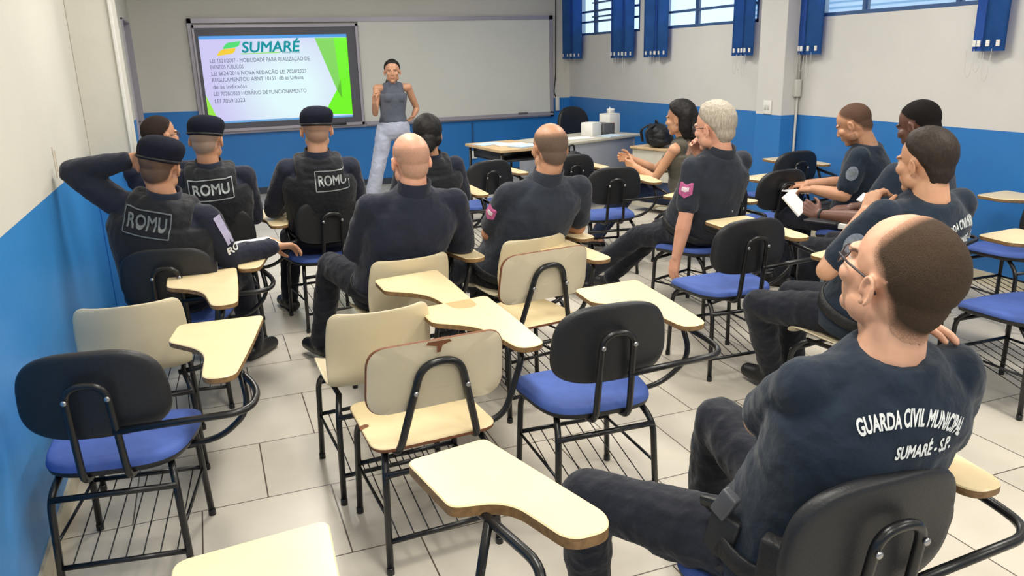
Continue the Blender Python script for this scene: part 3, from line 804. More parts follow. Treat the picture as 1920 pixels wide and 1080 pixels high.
    add_pillow(bm, lambda a: superell(.25, .24, 3, a), .08, lambda u, v, h: (u, v, .48 + h), 48); bm_obj('seat', bm, M['black_plastic'], t)
    bm = bmesh.new()
    add_pillow(bm, lambda a: superell(.25, .25, 2.6, a), .06, lambda u, v, h: (u, -.27 + .5 * u * u - .08 * v - h, .77 + v), 48); bm_obj('backrest', bm, M['black_plastic'], t)
    bm = bmesh.new(); add_tube(bm, round_path([(0, -.05, .44), (0, -.30, .45), (0, -.33, .70)], .06, 5), .02, 10); add_tube(bm, [(0, 0, .10), (0, 0, .45)], .028, 12); bm_obj('pole', bm, M['black_tube'], t)
    for k in range(5):
        a = 2 * PI * k / 5
        bm = bmesh.new(); add_tube(bm, [(0, 0, .11), (.27 * math.cos(a), .27 * math.sin(a), .07)], .018, 8, rr=[.024, .014]); lg = bm_obj('leg', bm, M['black_plastic'], t)
        bm = bmesh.new(); add_lathe(bm, [(.012, -.012), (.028, -.01), (.028, .01), (.012, .012)], 14, Matrix.Translation((.27 * math.cos(a), .27 * math.sin(a), .028)) @ Matrix.Rotation(a, 4, 'Z') @ Matrix.Rotation(PI / 2, 4, 'X')); bm_obj('caster', bm, M['black_plastic'], lg)
furniture()
#PEOPLE_HERE
# ------------------------------------------------------------------ people
class Blob:
    """collects closed shapes in world space and melts them into one continuous surface"""
    def __init__(s): s.bm = bmesh.new()
    def cone(s, a, b, ra, rb, seg=14):
        a, b = Vector(a), Vector(b); d = b - a; L = d.length
        if L < 1e-5: return s.ball(a, (ra,) * 3)
        d.normalize(); pts, rr = [], []
        for k in range(5):
            t = PI / 2 * (k + .25) / 5; pts.append(a - d * ra * math.cos(t)); rr.append(ra * math.sin(t))
        pts += [a, b]; rr += [ra, rb]
        for k in range(4, -1, -1):
            t = PI / 2 * (k + .25) / 5; pts.append(b + d * rb * math.cos(t)); rr.append(rb * math.sin(t))
        add_tube(s.bm, pts, seg=seg, rr=rr)
    def chain(s, P, R, seg=14):
        for i in range(len(P) - 1): s.cone(P[i], P[i + 1], R[i], R[i + 1], seg)
    def ball(s, c, r, rot=None):
        m = Matrix.Translation(Vector(c)) @ ((rot.to_4x4() if rot else Matrix())) @ Matrix.Diagonal((r[0], r[1], r[2], 1))
        bmesh.ops.create_icosphere(s.bm, subdivisions=3, radius=1, matrix=m)
    def loft(s, rings, seg=28):
        R = []
        for c, ax, ay, rx, ry in rings:
            R.append([s.bm.verts.new(c + ax * (rx * math.copysign(abs(math.cos(t)) ** .86, math.cos(t))) + ay * (ry * math.copysign(abs(math.sin(t)) ** .92, math.sin(t)))) for t in [2 * PI * k / seg for k in range(seg)]])
        for i in range(len(R) - 1):
            for k in range(seg): s.bm.faces.new((R[i][k], R[i][(k + 1) % seg], R[i + 1][(k + 1) % seg], R[i + 1][k]))
        s.bm.faces.new(R[0][::-1]); s.bm.faces.new(R[-1])
    def mesh(s, name, voxel, smooth=6, wrinkle=0, wsize=.12, seed=0):
        bmesh.ops.recalc_face_normals(s.bm, faces=s.bm.faces[:])
        me = bpy.data.meshes.new('tmp'); s.bm.to_mesh(me); s.bm.free()
        o = bpy.data.objects.new('tmp', me); COL.objects.link(o)
        r = o.modifiers.new('r', 'REMESH'); r.mode = 'VOXEL'; r.voxel_size = voxel; r.adaptivity = 0
        sm = o.modifiers.new('s', 'SMOOTH'); sm.factor = .5; sm.iterations = smooth
        if wrinkle:
            t = bpy.data.textures.new('folds', 'CLOUDS'); t.noise_scale = wsize; t.noise_depth = 2; t.noise_type = 'HARD_NOISE'
            d = o.modifiers.new('d', 'DISPLACE'); d.texture = t; d.strength = -wrinkle; d.mid_level = .35; d.texture_coords = 'LOCAL'
            s2 = o.modifiers.new('s2', 'SMOOTH'); s2.factor = .5; s2.iterations = 2
        dg = bpy.context.evaluated_depsgraph_get()
        out = bpy.data.meshes.new_from_object(o.evaluated_get(dg)); out.name = name
        bpy.data.objects.remove(o); bpy.data.meshes.remove(me)
        return out

def put(me, name, m, root, parent=None):
    base = Vector(root.location)
    me.transform(Matrix.Translation(-base))
    me.materials.clear()
    for x in (m if isinstance(m, (list, tuple)) else [m]): me.materials.append(x)
    me.polygons.foreach_set('use_smooth', [True] * len(me.polygons))
    me.name = name
    return link(bpy.data.objects.new(name, me), parent or root)

def putbm(bm, name, m, root, parent=None, smooth=True):
    me = bpy.data.meshes.new(name); bmesh.ops.recalc_face_normals(bm, faces=bm.faces[:]); bm.to_mesh(me); bm.free()
    o = put(me, name, m, root, parent)
    if not smooth: me.polygons.foreach_set('use_smooth', [False] * len(me.polygons))
    return o

def skin_mat(name, col, rough=.48, grain=False):
    m = bpy.data.materials.new(name); m.use_nodes = True
    nt = m.node_tree; b = nt.nodes['Principled BSDF']
    tc = nt.nodes.new('ShaderNodeTexCoord')
    n = nt.nodes.new('ShaderNodeTexNoise'); n.inputs['Scale'].default_value = 14; n.inputs['Detail'].default_value = 4
    nt.links.new(tc.outputs['Object'], n.inputs['Vector'])
    cr = nt.nodes.new('ShaderNodeValToRGB')
    c = col
    cr.color_ramp.elements[0].position = .3; cr.color_ramp.elements[0].color = (c[0] * .88, c[1] * .8, c[2] * .76, 1)
    cr.color_ramp.elements[1].position = .7; cr.color_ramp.elements[1].color = c
    nt.links.new(n.outputs['Fac'], cr.inputs['Fac'])
    at = nt.nodes.new('ShaderNodeVertexColor'); at.layer_name = 'tint'
    mx = nt.nodes.new('ShaderNodeMix'); mx.data_type = 'RGBA'
    nt.links.new(at.outputs['Alpha'], mx.inputs[0]); nt.links.new(cr.outputs[0], mx.inputs[6]); nt.links.new(at.outputs['Color'], mx.inputs[7])
    nt.links.new(mx.outputs[2], b.inputs['Base Color'])
    b.inputs['Roughness'].default_value = rough
    if grain:   # cropped hair: matt, fine-grained
        g = nt.nodes.new('ShaderNodeTexNoise'); g.inputs['Scale'].default_value = 420; g.inputs['Detail'].default_value = 2
        nt.links.new(tc.outputs['Object'], g.inputs['Vector'])
        gr = nt.nodes.new('ShaderNodeValToRGB'); gr.color_ramp.elements[0].position = .3; gr.color_ramp.elements[0].color = (.72, .72, .72, 1); gr.color_ramp.elements[1].position = .7; gr.color_ramp.elements[1].color = (1.12, 1.12, 1.12, 1)
        gm = nt.nodes.new('ShaderNodeMix'); gm.data_type = 'RGBA'; gm.blend_type = 'MULTIPLY'; gm.inputs[0].default_value = 1
        nt.links.new(g.outputs['Fac'], gr.inputs[0]); nt.links.new(mx.outputs[2], gm.inputs[6]); nt.links.new(gr.outputs[0], gm.inputs[7]); nt.links.new(gm.outputs[2], b.inputs['Base Color'])
        bp = nt.nodes.new('ShaderNodeBump'); bp.inputs['Strength'].default_value = .6; bp.inputs['Distance'].default_value = .003
        nt.links.new(g.outputs['Fac'], bp.inputs['Height']); nt.links.new(bp.outputs['Normal'], b.inputs['Normal'])
        b.inputs['Specular IOR Level'].default_value = .2
    b.inputs['Subsurface Weight'].default_value = 0 if grain else .08; b.inputs['Subsurface Radius'].default_value = (.01, .004, .002)
    return m

def cloth(name, col, rough=.82, bump=.35):
    return mat(name, col, rough, 0, .22, 7, bump, 38, spec=.25, sheen=.15)

M['navy'] = cloth('navy_uniform_cloth', srgb(30, 35, 52))
M['navy_tee'] = cloth('dark_blue_tshirt_cotton', srgb(24, 38, 54))
M['navy_trs'] = cloth('dark_navy_trouser_cloth', srgb(24, 28, 40))
M['slate'] = cloth('faded_navy_shirt_cloth', srgb(42, 48, 60))
M['vest'] = cloth('black_vest_nylon', srgb(24, 27, 34), .7, .5)
M['beret'] = mat('dark_beret_felt', srgb(22, 25, 40), .95, 0, .15, 20, .2, 120, spec=.2)
M['boot'] = mat('black_boot_leather', srgb(20, 20, 22), .45, 0, .2, 14, .2, 60)
M['grey_top'] = cloth('grey_knit_top', srgb(88, 94, 108), .85, .2)
M['pale_pants'] = cloth('pale_grey_trousers', srgb(172, 178, 198), .85, .25)
M['olive_top'] = cloth('olive_grey_knit', srgb(92, 88, 78), .85, .3)
M['jeans'] = cloth('blue_jeans', srgb(44, 58, 90), .85, .3)
def hair_mat(name, col, var=.35, rough=.6):
    # fine strands: noise stretched along the vertical
    m = mat(name, col, rough, spec=.3); nt = m.node_tree; b = nt.nodes['Principled BSDF']
    tc = nt.nodes.new('ShaderNodeTexCoord'); mp = nt.nodes.new('ShaderNodeMapping'); mp.inputs['Scale'].default_value = (170, 170, 22)
    n = nt.nodes.new('ShaderNodeTexNoise'); n.inputs['Scale'].default_value = 1; n.inputs['Detail'].default_value = 3
    cr = nt.nodes.new('ShaderNodeValToRGB'); c = col
    cr.color_ramp.elements[0].position = .32; cr.color_ramp.elements[0].color = tuple(x * (1 - var) for x in c[:3]) + (1,)
    cr.color_ramp.elements[1].position = .68; cr.color_ramp.elements[1].color = tuple(min(1, x * (1 + var * .6)) for x in c[:3]) + (1,)
    bp = nt.nodes.new('ShaderNodeBump'); bp.inputs['Strength'].default_value = .5; bp.inputs['Distance'].default_value = .004
    nt.links.new(tc.outputs['Object'], mp.inputs[0]); nt.links.new(mp.outputs[0], n.inputs['Vector']); nt.links.new(n.outputs['Fac'], cr.inputs[0]); nt.links.new(cr.outputs[0], b.inputs['Base Color'])
    nt.links.new(n.outputs['Fac'], bp.inputs['Height']); nt.links.new(bp.outputs['Normal'], b.inputs['Normal'])
    return m
M['hair_black'] = hair_mat('black_hair', srgb(22, 19, 19)); M['hair_brown'] = hair_mat('dark_brown_hair', srgb(46, 36, 30)); M['hair_white'] = hair_mat('white_grey_hair', srgb(182, 172, 158), .32)
M['reflect'] = mat('reflective_grey_letters', srgb(152, 160, 162), .5)
M['reflect_dim'] = mat('dim_grey_letters', srgb(104, 112, 116), .55)
M['print_white'] = mat('white_shirt_print', srgb(226, 230, 230), .6)
M['crest_pink'] = mat('pink_sleeve_crest', srgb(196, 96, 150), .7, 0, .3, 40)
M['crest_light'] = mat('pale_crest_emblem', srgb(222, 206, 214), .7)
M['crest_grey'] = mat('grey_sleeve_crest', srgb(112, 122, 136), .7, 0, .35, 60)
M['rim'] = mat('dark_spectacle_frame', srgb(40, 32, 40), .35)
M['lens'] = mat('spectacle_lens', srgb(180, 190, 205), .1)
_nt = M['lens'].node_tree; _t = _nt.nodes.new('ShaderNodeBsdfTransparent'); _x = _nt.nodes.new('ShaderNodeMixShader'); _x.inputs[0].default_value = .8
_nt.links.new(_nt.nodes['Principled BSDF'].outputs[0], _x.inputs[1]); _nt.links.new(_t.outputs[0], _x.inputs[2]); _nt.links.new(_x.outputs[0], _nt.nodes['Material Output'].inputs[0])
SK = {'fair': skin_mat('fair_skin', srgb(222, 174, 146)), 'tan': skin_mat('tan_skin', srgb(198, 150, 120)), 'olive': skin_mat('olive_skin', srgb(208, 160, 128)),
      'dark': skin_mat('dark_brown_skin', srgb(104, 70, 58)), 'pale': skin_mat('pale_pink_skin', srgb(232, 176, 150))}

HAIRM = {k: skin_mat(k + '_skin_cropped_hair', c, .9, True) for k, c in {'fair': srgb(222, 174, 146), 'tan': srgb(198, 150, 120), 'olive': srgb(208, 160, 128), 'dark': srgb(104, 70, 58), 'pale': srgb(232, 176, 150)}.items()}
CR_C, CR_R = np.array([0, -.012, .035]), np.array([.078, .1, .088])

def head_blob(B, T, fem=False, fat=1.0):
    """T: 4x4 head frame (x right, y face, z up)"""
    R3 = T.to_3x3()
    p = lambda *a: T @ Vector(a)
    ball = lambda c, r, ex=None: B.ball(p(*c), r, R3 @ ex if ex else R3)
    ball(CR_C, CR_R)
    ball((0, -.034, -.018), (.066, .068, .072)); ball((0, -.02, -.055), (.060, .062, .05))
    ball((0, .030, -.030), (.060 * fat, .064, .082))
    ball((0, .062, -.094), (.026, .024, .022))
    for s in (-1, 1):
        ball((s * .046 * fat, .012, -.062), (.022, .036, .032))
        ball((s * .038, .062, -.022), (.027, .026, .024))
        ball((s * .024, .082, .020), (.027, .013, .010))
        ball((s * .031, .076, .001), (.0125, .0125, .0105))
        ball((s * .011, .096, -.034), (.0080, .009, .007))
        # ear: bowl, helix rim and lobe
        ex = Matrix.Rotation(s * .32, 3, 'Z') @ Matrix.Rotation(-.18, 3, 'X')
        ball((s * .079, -.006, -.011), (.0055, .0145, .0245), ex)
        hel = []
        for k in range(9):
            a = math.radians(-70 + 270 * k / 8)
            q = ex @ Vector((s * .004, -.0155 * math.cos(a), .0262 * math.sin(a)))
            hel.append(p(s * .082 + q.x, -.006 + q.y, -.009 + q.z))
        B.chain(hel, [.0048] * 9, 8)
        ball((s * .077, .000, -.036), (.006, .008, .008))
    B.cone(p(0, .090, .008), p(0, .106, -.030), .0075, .0100, 10)
    ball((0, .087, -.0585), (.023, .0095, .0058)); ball((0, .086, -.0690), (.019, .0090, .0065))

def hand_blob(B, w, d, n, side, curl=.5, k=1.0, thumb=.7, spread=1.0, point=None):
    """w wrist, d direction of the fingers, n palm normal; five separate bent fingers"""
    w, d, n = Vector(w), Vector(d).normalized(), Vector(n)
    n = (n - d * n.dot(d)).normalized(); l = n.cross(d)
    if side == 'R': l = -l
    offs = [.031, .0105, -.0105, -.030]; base = [.088, .092, .088, .079]; ln = [.072, .080, .074, .058]; fan = [.10, .03, -.04, -.12]
    for i in range(4):
        kn = w + (d * base[i] + l * offs[i] * spread) * k
        B.cone(w + l * offs[i] * .55 * k, kn, .0165 * k, .0125 * k, 10)
        f = (d + l * fan[i] * spread).normalized(); q = kn; c = curl if point is None or i != 0 else point
        for j, s in enumerate((.46, .31, .25)):
            a = c * (.75, 1.0, .7)[j]
            f = (f * math.cos(a) + n * math.sin(a)).normalized() if j == 0 else (Matrix.Rotation(a, 3, f.cross(n).normalized()) @ f)
            nq = q + f * ln[i] * s * k
            B.cone(q, nq, (.0098, .0090, .0082)[j] * k, (.0090, .0082, .0072)[j] * k, 9)
            if j == 0: pass
            q = nq
    t0 = w + (d * .022 + l * .024 + n * .006) * k
    f = (l * .72 + d * .62 + n * .30).normalized()
    t1 = t0 + f * .042 * k; f2 = (f + d * .45 + n * thumb * .5 - l * thumb * .4).normalized(); t2 = t1 + f2 * .032 * k; f3 = (f2 + d * .2 - l * thumb * .35).normalized(); t3 = t2 + f3 * .026 * k
    B.chain([t0, t1, t2, t3], [.0165 * k, .0118 * k, .0105 * k, .0085 * k], 9)

def el_bound(az):
    xs = [0, .5, .95, 1.35, 1.6, 1.85, 2.3, PI]; ys = [.66, .62, .42, .10, -.05, -.42, -.88, -1.02]
    return np.interp(az, xs, ys)

def hair_mask(loc, recede=0.0, soft=.10, low=0.0, ring=None):
    d = (loc - CR_C) / np.maximum(1e-6, np.linalg.norm(loc - CR_C, axis=1))[:, None]
    az = np.abs(np.arctan2(d[:, 0], d[:, 1])); el = np.arcsin(np.clip(d[:, 2], -1, 1))
    m = np.clip((el - (el_bound(az) + low * (az > 1.6))) / soft + .5, 0, 1)
    if recede:
        top = np.clip((d[:, 1] + .35 * d[:, 2] - (1.05 - recede)) / .35, 0, 1); m *= 1 - top
    if ring is not None:
        c, w = ring[:2]; m *= 1 - (1 - (ring[2] if len(ring) > 2 else 0)) * np.clip((el - c) / w, 0, 1)
    return m

def person(label, skin='tan', hip=None, c7=None, head=None, yaw=0.0, pitch=0.0, roll=0.0, hrz=0.0, sh=None, el=None, wr=None, hd=None, kn=None, an=None, toe=None,
           top='navy', sleeve='long', trs='navy_trs', boots='boot', bulk=1.0, belly=1.0, buzz=None, shell=None, collar=True, vest=False, beret=None, voxel=.0045, cvox=.008,
           fem=False, bend=.03, specs=None, belt=True, extra=None, loose=1.0, standing=False, tank=False, faint=0.0, hk=1.05, nr=.056):
    hip, c7, head = V(hip), V(c7), V(head); head.z -= .010
    root = empty('person', (hip.x, hip.y, 0)); tag(root, label, 'person', 'people in the classroom')
    S = {k: V(v) for k, v in sh.items()}; E = {k: V(v) for k, v in el.items()}; W = {k: V(v) for k, v in wr.items()}
    hx = Vector((math.cos(hrz), math.sin(hrz), 0))
    sx = (S['R'] - S['L']).normalized(); up = (c7 - hip).normalized()
    half = (S['R'] - S['L']).length / 2
    back = sx.cross(up).normalized()
    def axis(t): return hx.lerp(sx, min(1, max(0, t * 1.15))).normalized()
    smid = (S['R'] + S['L']) / 2
    def centre(t):
        a = hip.lerp(c7, t); b = hip.lerp(smid + up * .06, t)
        c = a.lerp(b, max(0, 1 - abs(t - .7) * 2.2)) + back * bend * math.sin(PI * min(1, t))
        return c
    def torso(B, off, t0=-.16, t1=1.0, sc=1.0):
        prof = [(-.20, .120, .095), (-.10, .168, .128), (0, .182, .140), (.15, .176, .136 * belly), (.32, .172, .140 * belly), (.48, .178, .138 * max(1, belly * .95)), (.62, .190, .132), (.75, .196, .124), (.86, .172, .106), (.93, .118, .086), (1.0, .070, .070)]
        if fem: prof = [(-.20, .12, .09), (-.10, .165, .12), (0, .172, .125), (.15, .150, .108), (.32, .130, .098), (.48, .138, .106), (.62, .150, .118), (.75, .152, .106), (.86, .135, .088), (.93, .088, .068), (1.0, .055, .055)]
        rings = []
        for t, rx, ry in prof:
            if t < t0 or t > t1: continue
            ax = axis(t); ay = up.cross(ax).normalized()
            rings.append((centre(t), ax, ay, rx * bulk * sc + off, ry * bulk * sc + off))
        B.loft(rings)
    # ---------------- body
    Th = Matrix.Translation(head) @ Matrix.Rotation(yaw, 4, 'Z') @ Matrix.Rotation(pitch, 4, 'X') @ Matrix.Rotation(roll, 4, 'Y') @ Matrix.Scale(hk, 4)
    B = Blob(); torso(B, -.022); head_blob(B, Th, fem)
    nb = Th @ Vector((0, -.028, -.055)); n2 = c7 + up * -.03
    kf = .88 if fem else 1.0
    B.cone(nb, n2, (.046 if fem else nr), (.050 if fem else nr + .010)); B.cone(Th @ Vector((0, .01, -.075)), n2, .042 * kf, .052 * kf)
    for s in 'LR':
        B.cone(c7 - up * .06, S[s], .050 * kf, .052 * kf)
        ku = (.80 if fem else 1) * (bulk * .5 + .5)
        um = S[s].lerp(E[s], .45)
        B.chain([S[s], um, E[s]], [.052 * ku, .050 * ku, .041 * ku])
        fm = E[s].lerp(W[s], .3)
        B.chain([E[s], fm, W[s]], [.041 * ku, .043 * ku, .0285 * ku])
        h = hd[s]
        hand_blob(B, W[s], h[0], h[1], s, h[2] if len(h) > 2 else .5, .92 if fem else 1.0, *(h[3:] if len(h) > 3 else ()))
    K = {k: V(v) for k, v in kn.items()}; A = {k: V(v) for k, v in an.items()}
    H = {'L': hip - hx * .09, 'R': hip + hx * .09}
    for s in 'LR':
        B.chain([H[s], K[s], A[s]], [.06, .042, .03])
    bme = B.mesh('body', voxel, 7)
    n = len(bme.vertices); co = np.empty(n * 3, dtype=np.float32); bme.vertices.foreach_get('co', co); co = co.reshape(-1, 3)
    Ti = np.array(Th.inverted()); loc = co @ Ti[:3, :3].T + Ti[:3, 3]
    tint = np.zeros((n, 4), dtype=np.float32)
    hm = (np.linalg.norm(loc, axis=1) < .2) & (loc[:, 2] > -.12)
    x, y, z = loc[:, 0], loc[:, 1], loc[:, 2]
    hc = None
    if buzz:
        hc = np.array(buzz['col'][:3]); m = hair_mask(loc, buzz.get('recede', 0), buzz.get('soft', .12), buzz.get('low', 0), buzz.get('ring')) * buzz.get('den', .85)
        m *= hm & (np.abs(x) < .0835); m *= np.clip((z + .086) / .026, 0, 1)
        m = np.where((np.abs(x) > .075) & (y > -.030) & (y < .02) & (z < .024) & (z > -.05), 0, m)   # ears stay bare
        tint[:, :3] = hc; tint[:, 3] = m
    bc = np.array(buzz['col'][:3]) if buzz else np.array(shell['brow'][:3] if shell and 'brow' in shell else (.02, .015, .012))
    def paint(cond, c, a):
        tint[cond, :3] = c; tint[cond, 3] = a
    ax_ = np.abs(x)
    paint(hm & (ax_ > .014) & (ax_ < .048) & (np.abs(z - .0215 + .12 * (ax_ - .03) ** 1) < .0042) & (y > .06), bc, .75)
    paint(hm & (ax_ < .024) & (z > -.076) & (z < -.053) & (y > .086), np.array((.42, .10, .09)) if fem else np.array((.38, .13, .10)), .55)
    paint(hm & (((ax_ - .031) / .0125) ** 2 + ((z - .001) / .0055) ** 2 < 1) & (y > .07), np.array((.62, .60, .58)), .9)
    paint(hm & (((ax_ - .031) / .0055) ** 2 + ((z - .001) / .0055) ** 2 < 1) & (y > .07), np.array((.02, .015, .012)), .95)
    if not fem and faint:
        paint(hm & (z < -.05) & (y > -.01) & (tint[:, 3] < .05), bc, faint)
    ca = bme.color_attributes.new('tint', 'FLOAT_COLOR', 'POINT'); ca.data.foreach_set('color', tint.ravel())
    body = put(bme, 'body', SK[skin], root)
    # ---------------- hair with volume
    if shell:
        nu, nv = 72, 48
        th = np.linspace(0, PI, nv); ph = np.linspace(0, 2 * PI, nu, endpoint=False)
        dirs = np.array([(math.sin(a) * math.cos(b), math.sin(a) * math.sin(b), math.cos(a)) for a in th for b in ph])
        r = 1 / np.sqrt(((dirs / CR_R) ** 2).sum(1))
        bt = BVHTree.FromPolygons([v.co + root.location for v in body.data.vertices], [tuple(p_.vertices) for p_ in body.data.polygons])
        for q_, d_ in enumerate(dirs):
            az_ = abs(math.atan2(d_[0], d_[1]))
            if az_ > 2.0 and d_[2] < .15:
                w0, w1 = Th @ Vector(CR_C + d_ * .17), Th @ Vector(CR_C)
                h_ = bt.ray_cast(w0, (w1 - w0).normalized(), .2)
                if h_[0] is not None: r[q_] = max(r[q_], min(.13, ((h_[0] - w1).length) / hk))
        m = hair_mask(dirs + CR_C, shell.get('recede', 0), shell.get('soft', .34), shell.get('low', 0))
        thick = shell['thick'] * .9 * (1 + shell.get('topk', 0) * np.clip(dirs[:, 2], 0, 1))
        rr = r + thick * np.sqrt(m) - .010 * (1 - m)
        rng = np.array([noise.noise(Vector(d) * shell.get('fr', 9)) for d in dirs]); rr += rng * shell.get('rough', .002) * m
        P = dirs * rr[:, None] + CR_C
        bm = bmesh.new(); vs = [bm.verts.new(Th @ Vector(p)) for p in P]
        for i in range(nv - 1):
            for k in range(nu):
                a, b, c, d = vs[i * nu + k], vs[i * nu + (k + 1) % nu], vs[(i + 1) * nu + (k + 1) % nu], vs[(i + 1) * nu + k]
                bm.faces.new((a, b, c, d))
        bmesh.ops.remove_doubles(bm, verts=bm.verts[:], dist=1e-5)
        if shell.get('blobs'):
            HB = Blob(); HB.bm.free(); HB.bm = bm
            for P_, R_ in shell['blobs']: HB.chain([Th @ Vector(q) for q in P_], R_)
            put(HB.mesh('hair', .006, 3, .006, .03), 'hair', M[shell['mat']], root)
        else:
            putbm(bm, 'hair', M[shell['mat']], root)
    elif buzz and not beret:
        bm = bmesh.new(); bm.from_mesh(body.data)
        al = tint[:, 3]; kill = [v for v in bm.verts if al[v.index] < (.6 if abs(loc[v.index][0]) > .066 and loc[v.index][2] < .03 else .25) or loc[v.index][2] < -.115 or loc[v.index][1] > .06 and loc[v.index][2] < .035]
        bm.normal_update()
        for v in bm.verts: v.co += v.normal * (.0008 + .0018 * float(al[v.index]))
        bmesh.ops.delete(bm, geom=kill, context='VERTS')
        bm.transform(Matrix.Translation(root.location))
        putbm(bm, 'hair', HAIRM[skin], root)['label'] = 'close-cropped hair'
    # ---------------- clothes
    o = .012 * loose
    if tank:
        B = Blob(); torso(B, .006, .13 if standing else -.05, .76)
        B.chain([centre(.72) - back * .01, centre(.86) - back * .012, c7 - up * .008], [.092, .072, .053])
        for sgn in (-1, 0, 1): B.cone(centre(.76) - back * .05 + sx * sgn * .06, c7 - up * .045 - back * .022 + sx * sgn * .05, .050, .042)
        for sgn in (-1, 1): B.cone(centre(.74) + sx * sgn * .075, c7 - up * .056 + sx * sgn * .070, .060, .054)
        if fem:
            for sgn in (-1, 1): B.ball(centre(.66) + axis(.66) * sgn * .066 - back * .075, (.062, .058, .058))
        shirt = put(B.mesh('top', cvox * .8, 5, .006, .09), 'tank_top', M[top], root)
    else:
        B = Blob(); torso(B, o, .0 if collar else -.11)
        for s in 'LR':
            B.cone(c7 - up * .065, S[s], .060, .058)
            ku = bulk * .5 + .5
            if sleeve == 'long':
                B.chain([S[s], S[s].lerp(E[s], .5), E[s]], [.064 * ku, .064 * ku, .056 * ku]); B.chain([E[s], E[s].lerp(W[s], .5), E[s].lerp(W[s], .93)], [.056 * ku, .053 * ku, .042 * ku])
            else:
                e = S[s].lerp(E[s], .74); B.chain([S[s], S[s].lerp(E[s], .35), e], [.064 * ku, .067 * ku, .064 * ku])
        shirt = put(B.mesh('shirt', cvox, 6, .013 if collar else .010, .10), 'shirt', M[top], root)
    if collar:
        cz = c7 - up * .012; ax = sx; ay = up.cross(ax).normalized()
        bm = bmesh.new(); rings = []
        for h, r in ((-.03, .080), (.012, .076), (.042, .074), (.046, .071), (.040, .066), (-.02, .066)):
            tilt = -back * h * .25
            rings.append([bm.verts.new(cz + up * (h + (.012 * math.sin(t) * -1)) + tilt + ax * r * 1.02 * math.cos(t) + ay * r * 1.06 * math.sin(t)) for t in [2 * PI * k / 28 for k in range(28)]])
        for i in range(5):
            for k in range(28): bm.faces.new((rings[i][k], rings[i][(k + 1) % 28], rings[i + 1][(k + 1) % 28], rings[i + 1][k]))
        putbm(bm, 'collar', M[top], root)
    B = Blob()
    hc0 = centre(0)
    B.ball(hip - up * .01, (.178 * bulk * (.95 if fem else 1), .13 * bulk, .11), Matrix((hx, Vector((-hx.y, hx.x, 0)), Vector((0, 0, 1)))).transposed())
    torso(B, .007 if collar or standing else -.012, -.2, .16 if standing else .10)
    tk = 1.0 if not fem else .92
    for s in 'LR':
        km = H[s].lerp(K[s], .5); am = K[s].lerp(A[s], .4)
        if standing:
            B.chain([H[s], km, K[s], am, A[s]], [.096, .086, .076, .080, .092])
        else:
            B.chain([H[s], km, K[s]], [.094 * tk, .086 * tk, .070 * tk]); B.chain([K[s], am, A[s]], [.070 * tk, .068 * tk, .056 * tk])
    put(B.mesh('trousers', cvox, 5, .017, .10), 'trousers', M[trs], root)
    if belt:
        t = .07; ax = axis(t); ay = up.cross(ax).normalized(); c = centre(t)
        bm = bmesh.new(); rings = []
        R0 = (.182 * bulk + o + .006, .138 * bulk * max(1, belly * .97) + o + .006)
        for h, g in ((-.024, 0), (-.022, .006), (.022, .006), (.024, 0), (.0, -.014)):
            rings.append([bm.verts.new(c + up * h + ax * (R0[0] + g) * math.cos(a) + ay * (R0[1] + g) * math.sin(a)) for a in [2 * PI * k / 40 for k in range(40)]])
        for i in range(5):
            for k in range(40): bm.faces.new((rings[i][k], rings[i][(k + 1) % 40], rings[(i + 1) % 5][(k + 1) % 40], rings[(i + 1) % 5][k]))
        putbm(bm, 'belt', M['dark_nylon'], root)
    if boots:
        for s in 'LR':
            td = V(toe[s] if toe else (-hx.y, hx.x, 0)); td.z = 0; td.normalize(); a = A[s]
            lift = max(0.0, a.z - .10)
            B = Blob()
            B.chain([a + (K[s] - a).normalized() * .10, a, a - td * .012 - Vector((0, 0, .05))], [.054, .050, .046])
            z = Vector((a.x, a.y, lift + .042))
            B.chain([z - td * .05, z + td * .06, z + td * .155 - Vector((0, 0, .006))], [.042, .047, .038]); B.cone(a - Vector((0, 0, .01)), z + td * .08, .046, .040)
            me = B.mesh('boot', .007, 3)
            for v in me.vertices: v.co.z = max(v.co.z, lift + .004)
            put(me, 'boot', M[boots], root)
    vest_o = None
    if vest:
        B = Blob(); torso(B, o + .022, .14, .90); [B.cone(centre(tt) + back * bb - sx * hw, centre(tt) + back * bb + sx * hw, rr_, rr_) for tt, bb, hw, rr_ in ((.80, .078, .09, .055), (.87, .070, .085, .050), (.93, .064, .07, .045), (.985, .056, .05, .036))]
        for sgn in (-1, 1):
            for fr in (.36, .58):
                q = (c7 - up * .062).lerp(S['L' if sgn < 0 else 'R'], fr) + up * .040
                B.chain([q + back * .115 - up * .10, q + back * .085 - up * .035, q + back * .04, q - back * .04, q - back * .09 - up * .06], [.03, .034, .036, .036, .034])
        vest_o = put(B.mesh('vest', cvox, 7, .005, .07), 'vest', M['vest'], root)
        for r_, (tt, hw) in enumerate(((.52, .15), (.40, .15), (.28, .15))):
            bm = bmesh.new(); ribbon(bm, bvh_of(vest_o), root, centre(tt), sx, up, back, [(-hw, 0), (hw, 0)], .013, .004); 
            putbm(bm, 'strap', M['dark_nylon'], root, vest_o)
